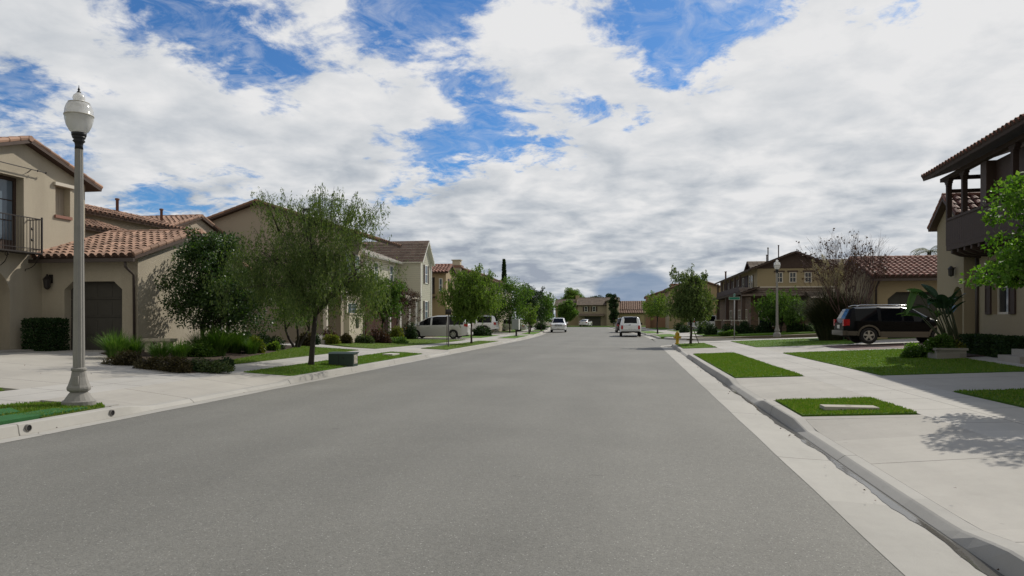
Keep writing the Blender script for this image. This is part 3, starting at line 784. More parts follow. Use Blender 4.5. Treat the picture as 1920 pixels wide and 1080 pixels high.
# balcony of wrought iron
m = MB(); X0, X1, Y0, Y1, Z0, Z1 = -20.39, -19.82, 18.5, 21.32, 3.95, 5.1
m.box(X0, X1, Y0, Y1, Z0 - .05, Z0); bf = m.build('balcony', IRON, h)
m = MB()
m.box(X1 - .04, X1, Y0, Y1, Z1 - .03, Z1); m.box(X0, X1 - .04, Y1 - .04, Y1, Z1 - .03, Z1); m.box(X1 - .035, X1 - .005, Y0, Y1, Z0 + .1, Z0 + .125); m.box(X0, X1 - .04, Y1 - .035, Y1 - .005, Z0 + .1, Z0 + .125)
y = Y0
while y < Y1: m.box(X1 - .027, X1 - .013, y, y + .014, Z0, Z1 - .03); y += .115
for k in range(1, 5): x = X1 - k * .115; m.box(x, x + .014, Y1 - .027, Y1 - .013, Z0, Z1 - .03)
m.box(X1 - .04, X1 + .004, Y1 - .04, Y1 + .004, Z0, Z1 + .06)
for yc in (19.6, 20.9):                                  # scrolled collars
    for zc in (4.35, 4.72): m.lathe([(.012, -.05), (.035, 0), (.012, .05)], (X1 - .02, yc, zc), 8)
m.build('railing', IRON, bf)
for yy in (18.8, 20.0, 21.2):
    m = MB(); pts = [(X0, yy, Z0 - .62)] + [(X0 + .5 * math.sin(a), yy, Z0 - .1 - .45 * math.cos(a)) for a in [k * .26 for k in range(7)]]
    m.tube(pts, .014, 5)
    m.tube([(X1 - .1 + .07 * math.cos(a), yy, Z0 - .13 + .07 * math.sin(a)) for a in [k * .7 for k in range(10)]], .01, 5); m.build('bracket', IRON, bf)
m = MB(); m.tube([(-20.24, 18.4, 6.82), (-20.24, 21.9, 6.82)], .018, 6)
for yy in (20.0, 21.3): m.tube([(-20.4, yy, 6.72), (-20.24, yy, 6.82)], .015, 5)
for yy in (21.55, 21.9): m.lathe([(.005, -.05), (.04, 0), (.005, .05)], (-20.24, yy, 6.82), 8, axis='y')
m.build('curtain_rod', IRON, h)
m = MB(); fbox(m, '+x', -20.4, 18.3, 21.6, .3, .68, .0, .8); m.build('entry_step', C_STEP, h)
# garage wing in front, its door facing down the street
gd = (-19.5, -17.25, .5, 3.0, .3)
wing(h, -20.4, -16.65, 21.9, 28.5, .3, 4.95, 'x', .335, ST_L1, TILE_L, ov=(.45, .45, .0, .22), tw=.29, holes={'-y': [gd]})
garage_door(h, '-y', 21.9, gd[0], gd[1], .5, gd[3], .3, GDOOR, .28, ST_L1)
m = MB(); m.prism([(-20.39, 21.45, 3.74), (-20.39, 25.2, 5.02), (-20.39, 25.2, 5.16), (-20.39, 21.45, 3.88)], (.05, 0, 0)); m.build('roof_flashing', TRIM, h)
m = MB(); m.box(-20.4, -16.4, 21.33, 21.43, 3.62, 3.74); m.build('gutter', GUTTER, h)
pipe(h, 'downspout', [(-16.75, 21.4, 3.62), (-16.75, 21.42, 3.45), (-16.73, 21.8, 3.2), (-16.73, 21.83, .6)], .045, GUTTER)
m = MB(); m.lathe([(.03, 2.72), (.09, 2.78), (.1, 2.82), (.12, 3.05), (.14, 3.08), (.04, 3.2), (.02, 3.26)], (-20.02, 21.72, 0), 8); m.box(-20.04, -20.0, 21.72, 21.9, 3.1, 3.14); m.box(-20.09, -19.95, 21.86, 21.9, 2.95, 3.25)
m.build('wall_lantern', IRON, h)
# second storey behind the garage
wing(h, -31, -24.1, 24.0, 36.5, .3, 6.9, 'y', .31, ST_GREY, TILE_L, ridge=-25.5, ov=(.4, .4, .3, .3), tw=.3)
wing(h, -24.05, -22.3, 24.02, 28.4, 3.0, 5.95, 'y', .3, ST_GREY, TILE_L, ridge=-24.0, ov=(.0, .35, .0, .3), tw=.3)
wing(h, -28.5, -24.3, 34.6, 39.6, .3, 7.42, 'x', .34, ST_GREY, TILE_L, ov=(.4, .4, .2, .2), tw=.3)
vent(h, -25.4, 31.9, 6.8, 7.75); vent(h, -25.4, 35.3, 6.8, 7.75)

# ---------------------------------------------------------------- second house on the left: big plain gable behind the street tree
h = thing('gabled_house', (-20, 40, .4), 'greige stucco house with one big plain gable rising behind the kerbside tree', 'house')
wing(h, -27.5, -17.0, 40, 43.4, .3, 8.68, 'y', .32, ST_GREY, TILE_L, ridge=-22.3, ov=(.4, 2.5, .35, .3), tw=.3)
wing(h, -27.0, -19.4, 43.5, 49, .3, 8.2, 'y', .32, ST_GREY, TILE_L, ridge=-23, tw=.32)
m = MB(); m.box(-15.7, -15.4, 37.4, 39.4, .2, 1.95, 0); m.box(-15.75, -15.35, 37.35, 39.45, 1.95, 2.03)
m.build('porch_wall', ST_CREAM, h)
m = MB(); fbox(m, '+x', -15.4, 38.35, 38.75, 1.2, 1.75, .0, .03); m.build('dark_opening_plate', IRON, h)  # dark plate on the wall, its colour standing in for a small shadowed opening
m = MB(); m.box(-16.6, -15.3, 33.9, 36.1, .2, .62); m.box(-16.6, -15.6, 33.9, 36.1, .62, .85); m.build('porch_step', C_STEP, h)
m = MB()
for yy in (36.4, 39.2): m.box(-16.45, -16.25, yy - .1, yy + .1, .3, 3.2)
m.box(-18.6, -16.1, 36.2, 39.98, 3.2, 3.4); m.build('porch_roof', TRIM, h)
for yy in (41.0, 42.5): window(h, '+x', -17.0, yy, 4.4, .8, 1.3, WHITE, GLASSB, shutter=DARKWOOD, sw=.25)
window(h, '+x', -17.0, 41.6, 1.2, 1.5, 1.5, WHITE, GLASSB, grid=(2, 2))

# ---------------------------------------------------------------- third house: cream siding
h = thing('siding_house', (-18, 57, .3), 'cream clapboard house with steep brown roof and brick porch beside the silver minivan', 'house')
wing(h, -28, -19.5, 50.2, 57.9, .2, 8.1, 'y', .36, SIDING, TILE_D, 'flat', ridge=-24, ov=(.4, .5, .3, .0), tw=.3, fascia=WHITE, cap=False)
wing(h, -28, -17.5, 57.9, 61.1, .2, 8.35, 'x', 1.05, SIDING, TILE_D, 'flat', ov=(.3, .3, .0, .3), tw=.34, cl=.36, fascia=WHITE, cap=False)
window(h, '+x', -17.5, 59.5, 4.75, .85, 1.6, WHITE, GLASSB, shutter=DARKWOOD, sw=.3)
window(h, '+x', -17.5, 59.5, 1.5, .95, 1.75, WHITE, GLASSB, shutter=DARKWOOD, sw=.3)
m = MB(); m.box(-17.52, -17.44, 57.86, 57.98, .25, 6.6); m.box(-17.52, -17.44, 61.02, 61.14, .25, 6.6); m.build('corner_board', WHITE, h)
window(h, '+x', -19.5, 56.2, 4.6, .9, 1.5, WHITE, GLASSB, shutter=None); window(h, '+x', -19.5, 52.6, 4.6, .9, 1.5, WHITE, GLASSB)
m = MB(); fbox(m, '+x', -19.5, 50.3, 57.8, .2, 3.3, .004, .09); m.build('brick_front', BRICK, h)
m = MB(); m.prism([(-19.5, 50.6, 3.75), (-17.6, 50.6, 3.35), (-17.6, 50.6, 3.5), (-19.5, 50.6, 3.95)], (0, 7.2, 0)); m.build('porch_roof', TRIM, h)
for yy in (50.9, 53.3, 55.6, 57.5):
    m = MB(); m.box(-17.85, -17.7, yy - .08, yy + .08, .25, 3.34); m.box(-17.88, -17.67, yy - .11, yy + .11, .25, .45); m.box(-17.88, -17.67, yy - .11, yy + .11, 3.2, 3.345); m.build('porch_post', WHITE, h)
m = MB(); fbox(m, '+x', -19.5, 54.3, 55.3, .3, 2.4, .1, .16); m.build('front_door', BROWNWOOD, h)

# ---------------------------------------------------------------- further houses on the left
h = thing('ochre_house', (-18.5, 66.5, .25), 'narrow ochre stucco house with red tile roof beyond the cream clapboard house', 'house')
wing(h, -28, -19.5, 61.4, 66.2, .2, 7.2, 'y', .33, ST_OCHRE, TILE_R, ridge=-24, tw=.34)
wing(h, -28, -17.5, 66.2, 69.0, .2, 6.85, 'x', .45, ST_OCHRE, TILE_R, ov=(.4, .3, 0, .3), tw=.34)
window(h, '-y', 66.2, -18.9, 4.1, .6, 1.6, BROWNWOOD, GLASS); window(h, '-y', 66.2, -18.0, 4.3, .35, 1.3, WHITE, GLASSB)
for yy in (67.2, 68.2): window(h, '+x', -17.5, yy, 4.3, .5, 1.3, BROWNWOOD, GLASS, grid=(1, 1))
m = MB(); fbox(m, '-y', 66.2, -19.4, -18.4, 3.7, 3.85, .003, .5); m.build('window_box', BROWNWOOD, h)
h = thing('chimney_house', (-18, 80, .2), 'grey stucco house with a tiled chimney stack behind the pale green street tree', 'house')
wing(h, -24, -15.4, 80, 92, .2, 7.4, 'y', .42, ST_GREY, TILE_O, 'flat', ridge=-19.2, tw=.4, cl=.45)
m = MB(); m.box(-20.3, -19.2, 79.2, 80.1, .3, 7.6); c_ = m.build('chimney', ST_GREY, h)
m = MB(); m.box(-20.42, -19.08, 79.08, 80.22, 7.6, 7.85); m.build('chimney_band', BRICK, c_)
m = MB(); m.box(-20.2, -19.3, 79.3, 80.0, 7.85, 8.4); m.box(-20.3, -19.2, 79.2, 80.1, 8.4, 8.5); m.build('chimney_cap', ST_CREAM, c_)
window(h, '+x', -15.4, 83, 4, .9, 1.4); window(h, '+x', -15.4, 87, 4, .9, 1.4)
h = thing('red_roof_house', (-20, 102, .2), 'red roofed house showing only its ridge beside the tall thin cypress', 'house')
wing(h, -27, -19.0, 101, 109, .1, 7.3, 'x', .4, ST_CREAM, TILE_R, tw=.4, cl=.45)
window(h, '+x', -19.0, 105, 3.8, .9, 1.3)
# end of the street
ST_FAR = pbr('stucco_far_buff', (.30, .25, .18), .9, .1, .7)
h = thing('two_storey_house', (-10, 164, .1), 'tan two storey house with brown roof facing down the end of the street', 'house')
wing(h, -13.2, -4.2, 163, 172, .0, 6.5, 'x', .36, ST_FAR, TILE_B, 'flat', tw=.5, cl=.5)
wing(h, -18.5, -13.2, 164.5, 172, .0, 6.1, 'x', .36, ST_TAN, TILE_B, 'flat', tw=.5, cl=.5)
wing(h, -6.6, -3.9, 161.6, 166, .0, 6.1, 'y', .36, ST_FAR, TILE_B, 'flat', tw=.5, cl=.5)
for uu in (-11.3, -9.5): window(h, '-y', 163, uu, 3.4, .75, 1.1, WHITE, GLASS, shutter=DARKWOOD, sw=.35)
window(h, '-y', 164.5, -14.6, 3.3, .5, 1.2, BROWNWOOD, GLASS); window(h, '-y', 161.6, -5.2, .8, 1.1, 3.2, BROWNWOOD, GLASS, grid=(2, 3))
m = MB(); m.prism([(-13.0, 163, 2.75), (-7.2, 163, 2.75), (-7.2, 161.8, 2.35), (-13.0, 161.8, 2.35)], (0, 0, .14)); m.build('porch_roof', TILE_B, h)
garage_door(h, '-y', 163, -11.6, -8.0, .05, 2.2, -.06, GDOOR, 0)
m = MB(); m.box(-14.0, -13.2, 167, 167.9, 5.5, 7.2); m.build('chimney', ST_TAN, h)
h_far = h; h_far.location.x += 1.2
h = thing('tile_roof_house', (0, 166, .1), 'low house with orange tile hip roof at the street end beside the tan one', 'house')
wing(h, -3.2, 9, 166, 175, .0, 5.7, 'x', .42, ST_TAN, TILE_O, 'barrel', tw=.5, cl=.5)
wing(h, -2.6, 3, 163.4, 166, .0, 3.4, 'x', .3, ST_TAN, TILE_O, 'barrel', tw=.5, cl=.5)
garage_door(h, '-y', 163.4, -2.2, 2.0, .05, 2.2, -.06, GDOOR, 0)
# ---------------------------------------------------------------- right side, far to near
h = thing('rust_house', (3, 112, .2), 'rust coloured stucco house with dark balcony at the bend on the right', 'house')
wing(h, 2.6, 13, 110, 119, .1, 6.5, 'y', .33, ST_RUST, TILE_O, 'barrel', ridge=7, tw=.4, cl=.45)
m = MB(); m.box(2.2, 2.9, 109.4, 110.1, .1, 5.2); m.build('pier', ST_RUST, h)
m = MB(); m.box(1.9, 2.58, 111, 116, 3.0, 4.0); m.build('balcony', DARKWOOD, h)
for uu in (3.8, 6.2): window(h, '-y', 110, uu, 3.6, .9, 1.3, BROWNWOOD, GLASS)
h = thing('brown_gable_house', (5, 97, .2), 'brown shaded house with square chimney half hidden behind the hydrant tree', 'house')
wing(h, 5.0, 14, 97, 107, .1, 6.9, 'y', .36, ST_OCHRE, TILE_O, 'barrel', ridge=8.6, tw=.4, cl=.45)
m = MB(); m.box(5.4, 6.5, 99, 100, 4.5, 6.3); c_ = m.build('chimney', ST_TAN, h)
m = MB(); m.box(5.3, 6.6, 98.9, 100.1, 6.3, 6.5); m.build('chimney_cap', TILE_R, c_)
for uu in (6.6, 9.0): window(h, '-y', 97, uu, 3.6, .9, 1.3, WHITE, GLASS)
window(h, '-y', 97, 8.0, .8, 1.2, 1.4, WHITE, GLASS)

h = thing('craftsman_house', (12, 67, .3), 'tan and brown house with wide gable and three small windows beyond the side street', 'house')
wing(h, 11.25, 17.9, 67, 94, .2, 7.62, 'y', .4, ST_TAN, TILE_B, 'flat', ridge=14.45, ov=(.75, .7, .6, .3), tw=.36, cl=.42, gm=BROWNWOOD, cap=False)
wing(h, 12.9, 17.0, 76, 84, 5.0, 7.8, 'x', .42, ST_TAN, TILE_B, 'flat', ov=(.5, .5, .55, .2), tw=.36, cl=.42, gm=BROWNWOOD, cap=False)
m = MB(); fbox(m, '-y', 67, 11.25, 17.9, 6.28, 6.42, .003, .07); m.build('belt_course', BROWNWOOD, h)
m = MB(); f_ = fr('-y', 67); m.poly([f_(11.3, 6.42, .012), f_(17.85, 6.42, .012), f_(14.45, 7.58, .012)]); m.build('gable_siding', BROWNWOOD, h)
for uu in (13.15, 14.3, 15.6): window(h, '-y', 67, uu, 4.95, .62, .95, TRIM, GLASS, grid=(2, 2), lintel=BROWNWOOD, fw=.08)
m = MB(); fbox(m, '-y', 67, 11.2, 17.9, 4.48, 4.62, .003, .06); m.build('trim_band', TRIM, h)
m = MB(); fbox(m, '-x', 11.25, 72, 90, 4.0, 5.95, .004, .05); m.build('recess_shade_panel', DARKWOOD, h)  # dark panel proud of the wall; its colour imitates a balcony recess in shade
m = MB(); m.box(10.35, 11.18, 72, 90, 3.95, 4.1); m.box(10.35, 10.45, 72, 90, 4.1, 4.85); b_ = m.build('balcony', DARKWOOD, h)
for yy in (72.1, 75.5, 79, 82.5, 86, 89.9): m = MB(); m.box(10.4, 10.58, yy - .1, yy + .1, 4.86, 5.95); m.build('post', BROWNWOOD, b_)
for yy in (69.4, 70.6, 74.5, 77.5, 81, 85): window(h, '-x', 11.19, yy, 4.6, .9, 1.2, TRIM, GLASSB, grid=(1, 2))
m = MB(); slope(m, (9.6, 65.2, 4.0), (0, 1, 0), (1, 0, .36), 25, 1.55 * 1.063, 'flat', .36, .42); m.build('side_porch_roof', [TILE_B, BROWNWOOD], h)
m = MB(); slope(m, (9.6, 65.0, 3.7), (1, 0, 0), (0, 1, .42), 8.9, 1.98 * 1.085, 'flat', .36, .42); m.build('porch_roof', [TILE_B, BROWNWOOD], h)
m = MB(); m.box(10.6, 18, 66.4, 66.99, .2, 3.9); m.box(10.6, 11.24, 66.99, 90, .2, 4.1); m.build('lower_wall', STONEB, h)
for xx, yy in ((9.8, 65.4), (13.2, 65.5), (9.8, 70), (9.8, 76), (9.8, 84)):
    m = MB(); m.box(xx - .3, xx + .3, yy - .3, yy + .3, .2, 1.5, 0); m.box(xx - .36, xx + .36, yy - .36, yy + .36, 1.5, 1.6, 1); m.box(xx - .16, xx + .16, yy - .16, yy + .16, 1.6, 3.85, 2); m.build('porch_column', [STONEB, TRIM, BROWNWOOD], h)
window(h, '-y', 66.4, 12.0, 1.0, 1.5, 1.4, TRIM, GLASS, grid=(2, 2))
for yy in (69, 73, 79): window(h, '-x', 10.6, yy, 1.1, 1.5, 1.5, TRIM, GLASS, grid=(2, 2))
wing(h, 17.9, 27, 68.5, 77, .2, 7.35, 'x', .36, ST_TAN, TILE_B, 'flat', tw=.4, cl=.45, cap=False)
wing(h, 15.2, 20.5, 63.2, 66.4, .2, 3.9, 'x', .3, ST_TAN, TILE_B, 'flat', tw=.4, cl=.45, cap=False)
for x, y, a, b in ((12.4, 68.2, 6.8, 8.25), (13.4, 68.6, 7.2, 8.5), (12.2, 67.7, 6.7, 7.55)): vent(h, x, y, a, b, GUTTER, .05)
vent(h, 11.8, 93, 6.4, 7.7, RUSTM, .1)

h = thing('tiled_garage_house', (13, 41, .5), 'tan stucco garage with red barrel tile roof behind the black parked car', 'house')
gd = (13.6, 16.3, .5, 3.15, .35)
wing(h, 12.9, 21.5, 41, 47.8, .3, 5.12, 'x', .33, ST_TAN, TILE_R, ov=(.5, .5, .25, .2), tw=.29, holes={'-y': [gd]})
garage_door(h, '-y', 41, gd[0], gd[1], .5, gd[3], .35, GDOOR2, .38, ST_TAN)
pipe(h, 'downspout', [(13.0, 40.45, 3.75), (13.0, 40.6, 3.6), (13.0, 40.92, 3.4), (13.0, 40.94, .6)], .05, GUTTER)
m = MB(); m.box(12.65, 21.5, 40.36, 40.47, 3.72, 3.84); m.build('gutter', GUTTER, h)

# ---------------------------------------------------------------- near right house, turned a little with the bend
h = thing('balcony_house', (10.9, 27.1, .5), 'shaded two storey house with dark timber balcony at the right edge', 'house', rz=R(-4.2))
L = True
m = MB(); ww = (-2.72, -1.42, 1.35, 3.1, .22)
facade(m, '-x', .9, -15, .0, -.3, 3.62, [ww]); facade(m, '-y', -15, .9, 9, -.3, 3.62); facade(m, '+y', 0, .9, 9, -.3, 3.62)
m.box(.06, 9, -15, -7.2, 3.62, 6.25); m.box(1.75, 9, -7.195, -.02, 3.62, 6.25)
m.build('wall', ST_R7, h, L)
window(h, '-x', .9, -2.07, 1.35, 1.3, 1.75, TRIM, GLASS, inset=.2, shutter=DARKWOOD, sw=.42, local=L)
window(h, '-x', 1.75, -4.6, 3.76, 1.8, 2.1, DARKWOOD, GLASS, grid=(2, 3), local=L); window(h, '-x', .9, -7.5, 1.2, 1.6, 1.8, TRIM, GLASS, grid=(2, 2), shutter=DARKWOOD, sw=.42, local=L)
m = MB(); Rf = MB(); p_ = .33; s = math.sqrt(1 + p_ * p_)
slope(Rf, (-.55, -15.4, 6.28), (0, 1, 0), (1, 0, p_), 16.1, 5.2 * s, 'barrel', .27, .36); slope(Rf, (9.85, -15.4, 6.28), (0, 1, 0), (-1, 0, p_), 16.1, 5.2 * s, 'barrel', .3, .4)
caps(Rf, (4.65, -15.4, 8.03), (4.65, .7, 8.03)); caps(Rf, (-.57, .64, 6.34), (4.65, .64, 8.06), .085); caps(Rf, (9.87, .64, 6.34), (4.65, .64, 8.06), .085)
Rf.build('roof', [TILE_R, DARKWOOD, DARK_GAP], h, L)
m = MB(); m.box(.35, 1.745, -7.19, -3.2, 3.742, 6.05); m.box(.08, .5, -3.2, -2.75, 3.742, 6.06); m.build('timber_wall', BROWNWOOD, h, L)
# balcony
m = MB(); m.box(.0, 1.74, -7.19, .0, 3.58, 3.74); bo = m.build('balcony', DARKWOOD, h, L)
m = MB(); 
y = -7.18
while y < -.05: m.box(.02, .06, y, y + .155, 3.78, 4.62); y += .162
m.box(-.01, .09, -7.19, .0, 4.62, 4.7); m.box(-.005, .08, -7.19, 0., 3.742, 3.80)
x = .1
while x < 1.6: m.box(x, x + .155, -.05, -.01, 3.78, 4.62); x += .162
m.box(.09, 1.74, -.09, .01, 4.62, 4.7)
m.build('railing', DARKWOOD, bo, L)
for (px_, py_) in ((.06, -.08), (.06, -1.5), (1.6, -.08), (.06, -5.2)):
    m = MB(); m.box(px_ - .075, px_ + .075, py_ - .075, py_ + .075, 4.7, 6.06)
    for k, e in enumerate((.0, .07, .14)): m.box(px_ - .078, px_ + .078, py_ - .09 - e, py_ + .09 + e, 5.84 + .075 * k, 5.914 + .075 * k)
    m.build('post', DARKWOOD, bo, L)
m = MB(); m.box(-.04, .16, -7.19, .5, 6.07, 6.2); m.box(.17, 1.74, -.16, .0, 6.065, 6.19); m.box(.14, 1.74, -.12, -.04, 5.6, 5.72); m.build('beam', DARKWOOD, bo, L)
for k in range(12): 
    yy = -6.9 + k * .58
    m = MB(); m.prism([(.9, yy, 3.28), (.3, yy, 3.34), (.02, yy, 3.46), (.02, yy, 3.575), (.9, yy, 3.575)], (0, .14, 0)); m.build('corbel', DARKWOOD, bo, L)
# rear wing with its own small gable
m = MB(); ar = (.12, 1.1, -.3, 2.35, .9)
facade(m, '-x', .55, .004, 2.7, -.3, 4.75, [ar]); facade(m, '-y', .004, .55, 7, -.3, 4.75); facade(m, '+y', 2.7, .55, 7, -.3, 4.75)
m.poly([(.55, .004, 4.75), (.55, 2.7, 4.75), (.55, 1.35, 5.6)]); arch_fill(m, '-x', .55, ar[0], ar[1], 2.35, .49, .3); m.box(1.4, 1.45, .1, 1.2, -.3, 2.4)
m.build('wall', ST_R7, h, L)
m = MB(); q = .62; s = math.sqrt(1 + q * q)
slope(m, (.3, -.12 + .1, 4.82), (1, 0, 0), (0, 1, q), 6.5, 1.37 * s, 'barrel', .28, .36); slope(m, (.3, 2.95, 4.68), (1, 0, 0), (0, -1, q), 6.5, 1.6 * s, 'barrel', .28, .36)
caps(m, (.3, 1.35, 5.72), (6.8, 1.35, 5.72)); caps(m, (.36, 2.97, 4.74), (.36, 1.35, 5.74), .085); caps(m, (.36, -.04, 4.86), (.36, 1.35, 5.74), .085)
m.build('roof', [TILE_R, BROWNWOOD, DARK_GAP], h, L)
m = MB(); m.box(-.1, .88, -5.9, -4.5, -.2, .17); m.box(.25, .88, -5.9, -4.5, .1705, .34); m.build('entry_step', C_STEP, h, L)
pipe(h, 'downspout', [(.84, -.32, 3.57), (.84, -.32, .0)], .05, GUTTER, L)
m = MB(); m.lathe([(.02, 2.72), (.09, 2.76), (.1, 2.96), (.12, 3.0), (.03, 3.1)], (.4, .75, 0), 8); m.box(.38, .56, .74, .76, 3.02, 3.05); m.build('wall_lantern', IRON, h, L)
# ================================================================ plants
BARK = pbr('bark_grey_brown', (.06, .048, .038), .9, .3, 6, 50, .25, .8, 40)
BARKD = pbr('bark_dark', (.035, .028, .023), .9, .3, 6, 50, .25, .8, 40)
TWIGP = pbr('bare_twig_purple', (.10, .058, .052), .85, .25, 6, 50, .2)
LF_MAY = leafmat('leaf_willowy', (.055, .09, .028), (.09, .135, .042), (.17, .205, .08), .42)
LF_DARK = leafmat('leaf_dark_glossy', (.02, .05, .012), (.034, .075, .016), (.08, .13, .025), .3, .45, .45)
LF_MID = leafmat('leaf_mid', (.045, .1, .018), (.07, .14, .024), (.13, .2, .04), .42)
LF_PALE = leafmat('leaf_pale_green', (.07, .13, .024), (.11, .18, .034), (.18, .24, .06), .48)
LF_OLIVE = leafmat('leaf_olive', (.035, .06, .022), (.055, .08, .028), (.09, .11, .04), .3)
LF_DEEP = leafmat('leaf_deep', (.014, .034, .012), (.022, .05, .014), (.04, .07, .02), .22)
LF_RED = leafmat('leaf_burgundy', (.035, .018, .016), (.055, .028, .022), (.09, .045, .03), .25)
LF_BROWN = leafmat('leaf_brown_red', (.035, .03, .014), (.055, .045, .02), (.09, .075, .03), .25)
LF_YEL = leafmat('leaf_yellow_green', (.09, .12, .018), (.13, .16, .025), (.22, .2, .04), .35)
LF_BRIGHT = leafmat('leaf_spring_green', (.05, .12, .012), (.085, .18, .02), (.16, .26, .05), .5, .55, .3)
LF_GRASS = leafmat('leaf_strappy', (.04, .1, .014), (.065, .14, .02), (.13, .2, .05), .35)
LF_PAMPAS = leafmat('leaf_pampas', (.03, .036, .02), (.042, .046, .026), (.065, .062, .036), .06, .85, .05)
PLUME = leafmat('plume_straw', (.36, .31, .24), (.45, .39, .3), (.55, .49, .39), .2)
LF_BOP = leafmat('leaf_paradise', (.02, .05, .028), (.03, .065, .035), (.045, .085, .04), .2, .25, .6)
FLOWER = pbr('white_petals', (.75, .73, .68), .7, .1, 20, island=.2)
DEADLEAF = leafmat('leaf_dead', (.05, .028, .026), (.07, .04, .035), (.1, .06, .045), .2)

def unit(v): return v / np.maximum(np.linalg.norm(v, axis=-1, keepdims=True), 1e-9)
def leaves(P, D, L, W):
    """diamond leaves: base point, axis, length, width"""
    P = np.asarray(P); D = unit(np.asarray(D)); n = len(P)
    S = unit(np.cross(D, nrg.normal(size=(n, 3)))); Nn = np.cross(D, S)
    L = (L * nrg.uniform(.65, 1.2, n))[:, None]; W = (W * nrg.uniform(.7, 1.15, n))[:, None]
    k = nrg.uniform(-.12, .12, n)[:, None] * L
    return np.stack([P, P + D * L * .45 + S * W * .5 + Nn * k, P + D * L, P + D * L * .45 - S * W * .5 + Nn * k], 1).reshape(-1, 3)

def tree(name, label, cat, base, h0, r0, crown, clumps, per, leaf, mat, bark=BARK, droop=0., group=None, lean=(0, 0), cr=(.35, .6), sprigs=0, forks=5, inner=.45, stems=1, seed=0, stake=None):
    """trunk to height h0, crown = list of (cx,cy,cz,rx,ry,rz) relative to the base, filled with leaf clumps on limbs"""
    rr = random.Random(seed or sum(map(ord, name + label)))
    g = np.random.default_rng(rr.randint(0, 10 ** 6))
    B = Vector(base); t = thing(name, base, label, cat, group)
    T = MB(); T.smooth = True
    top = Vector((lean[0], lean[1], h0))
    heads = []
    for s in range(stems):
        a = s * 2.4 + .5; off = Vector((math.cos(a), math.sin(a), 0)) * (.0 if stems == 1 else .14)
        tp = top + off * (1 if stems == 1 else 4.0)
        pts = [off * .8 + Vector((0, 0, -.08)), off + Vector((lean[0] * .1, lean[1] * .1, h0 * .12)), off + (tp - off) * .5 + Vector((rr.uniform(-.06, .06), rr.uniform(-.06, .06), 0)), tp]
        T.tube([B + q for q in pts], [r0 * 1.45, r0 * 1.05, r0 * .9, r0 * .78], 9); heads.append(tp)
    wts = [c[3] * c[4] * c[5] for c in crown]; tot = sum(wts)
    # leading limbs
    lead = []
    for k in range(forks):
        c = crown[rr.choices(range(len(crown)), wts)[0]]
        a = 6.28 * k / forks + rr.uniform(-.4, .4)
        e = Vector((c[0] + .45 * c[3] * math.cos(a), c[1] + .45 * c[4] * math.sin(a), c[2] + c[5] * rr.uniform(-.1, .55)))
        hd = rr.choice(heads); m_ = hd + (e - hd) * .45 + Vector((0, 0, (e - hd).length * .08))
        T.tube([B + hd - Vector((0, 0, r0)), B + m_, B + e], [r0 * .62, r0 * .42, r0 * .2], 6); lead += [(hd, .6), (m_, .42), (e, .22)]
    P, D = [], []
    def strand(c, n, spread, rad):
        nonlocal P, D
        if droop:
            k = max(1, n // 14)
            o = np.array(c) + g.normal(size=(k, 3)) * np.array([rad * .6, rad * .6, rad * .5])
            ln = g.uniform(.35, 1.0, k) * droop
            for q, l in zip(o, ln):
                u = g.uniform(0, 1, 14); sway = g.normal(0, .08, 2)
                p_ = np.stack([q[0] + sway[0] * u + g.normal(0, .02, 14), q[1] + sway[1] * u + g.normal(0, .02, 14), q[2] - u * l], 1)
                P.append(p_); d = g.normal(0, .45, (14, 3)); d[:, 2] -= .9; D.append(d)
        else:
            v = g.normal(size=(n, 3)); v = unit(v) * (g.random((n, 1)) ** .42) * rad
            P.append(np.array(c) + v * np.array([1, 1, .8])); d = g.normal(0, .6, (n, 3)) + unit(v) * .6; d[:, 2] -= .15; D.append(d)
    for i in range(clumps):
        c = crown[rr.choices(range(len(crown)), wts)[0]]
        while True:
            v = Vector((rr.gauss(0, 1), rr.gauss(0, 1), rr.gauss(0, 1))).normalized(); q = rr.random() ** inner
            if v.z > -.85 or rr.random() < .4: break
        q *= rr.uniform(.82, 1.06)
        e = Vector((c[0] + v.x * c[3] * q, c[1] + v.y * c[4] * q, c[2] + v.z * c[5] * q))
        if e.z < .25: e.z = .25
        best = min(lead, key=lambda l: (l[0] - e).length + (.5 if l[0].z > e.z + .3 else 0))
        m_ = best[0] + (e - best[0]) * .5 + Vector((rr.uniform(-.1, .1), rr.uniform(-.1, .1), .06 * (e - best[0]).length))
        rb = max(.006, r0 * best[1] * .38)
        T.tube([B + best[0], B + m_, B + e], [rb, rb * .6, rb * .25], 4)
        rad = rr.uniform(*cr); n = int(per * rr.uniform(.5, 1.4) * (rad / cr[1]) ** 1.5)
        for k in range(3):
            d = Vector((rr.gauss(0, 1), rr.gauss(0, 1), rr.gauss(.2, .8))).normalized() * rad * .8; T.tube([B + e, B + e + d], [rb * .35 + .002, .003], 3)
        strand(tuple(e), n, rad, rad)
    for i in range(sprigs):      # long bare shoots standing out of the crown with a tuft at the end
        c = crown[0]; a = rr.uniform(0, 6.28); q = rr.uniform(.3, 1.0)
        st = Vector((c[0] + .6 * q * c[3] * math.cos(a), c[1] + .6 * q * c[4] * math.sin(a), c[2] + c[5] * .55 * (1.1 - .5 * q)))
        e = st + Vector((math.cos(a) * .7 * q, math.sin(a) * .7 * q, rr.uniform(.6, 1.35)))
        T.tube([B + st, B + (st + e) / 2 + Vector((0, 0, .1)), B + e], [.014, .009, .004], 4)
        for f_ in (.45, .65, .85, 1.0): strand(tuple(st + (e - st) * f_), int(per * .14), .16, .16)
    T.build('trunk', bark, t)
    P = np.concatenate(P) + np.array(base); D = np.concatenate(D)
    fast_mesh('crown', leaves(P, D, leaf[0], leaf[1]), 4, mat, t)
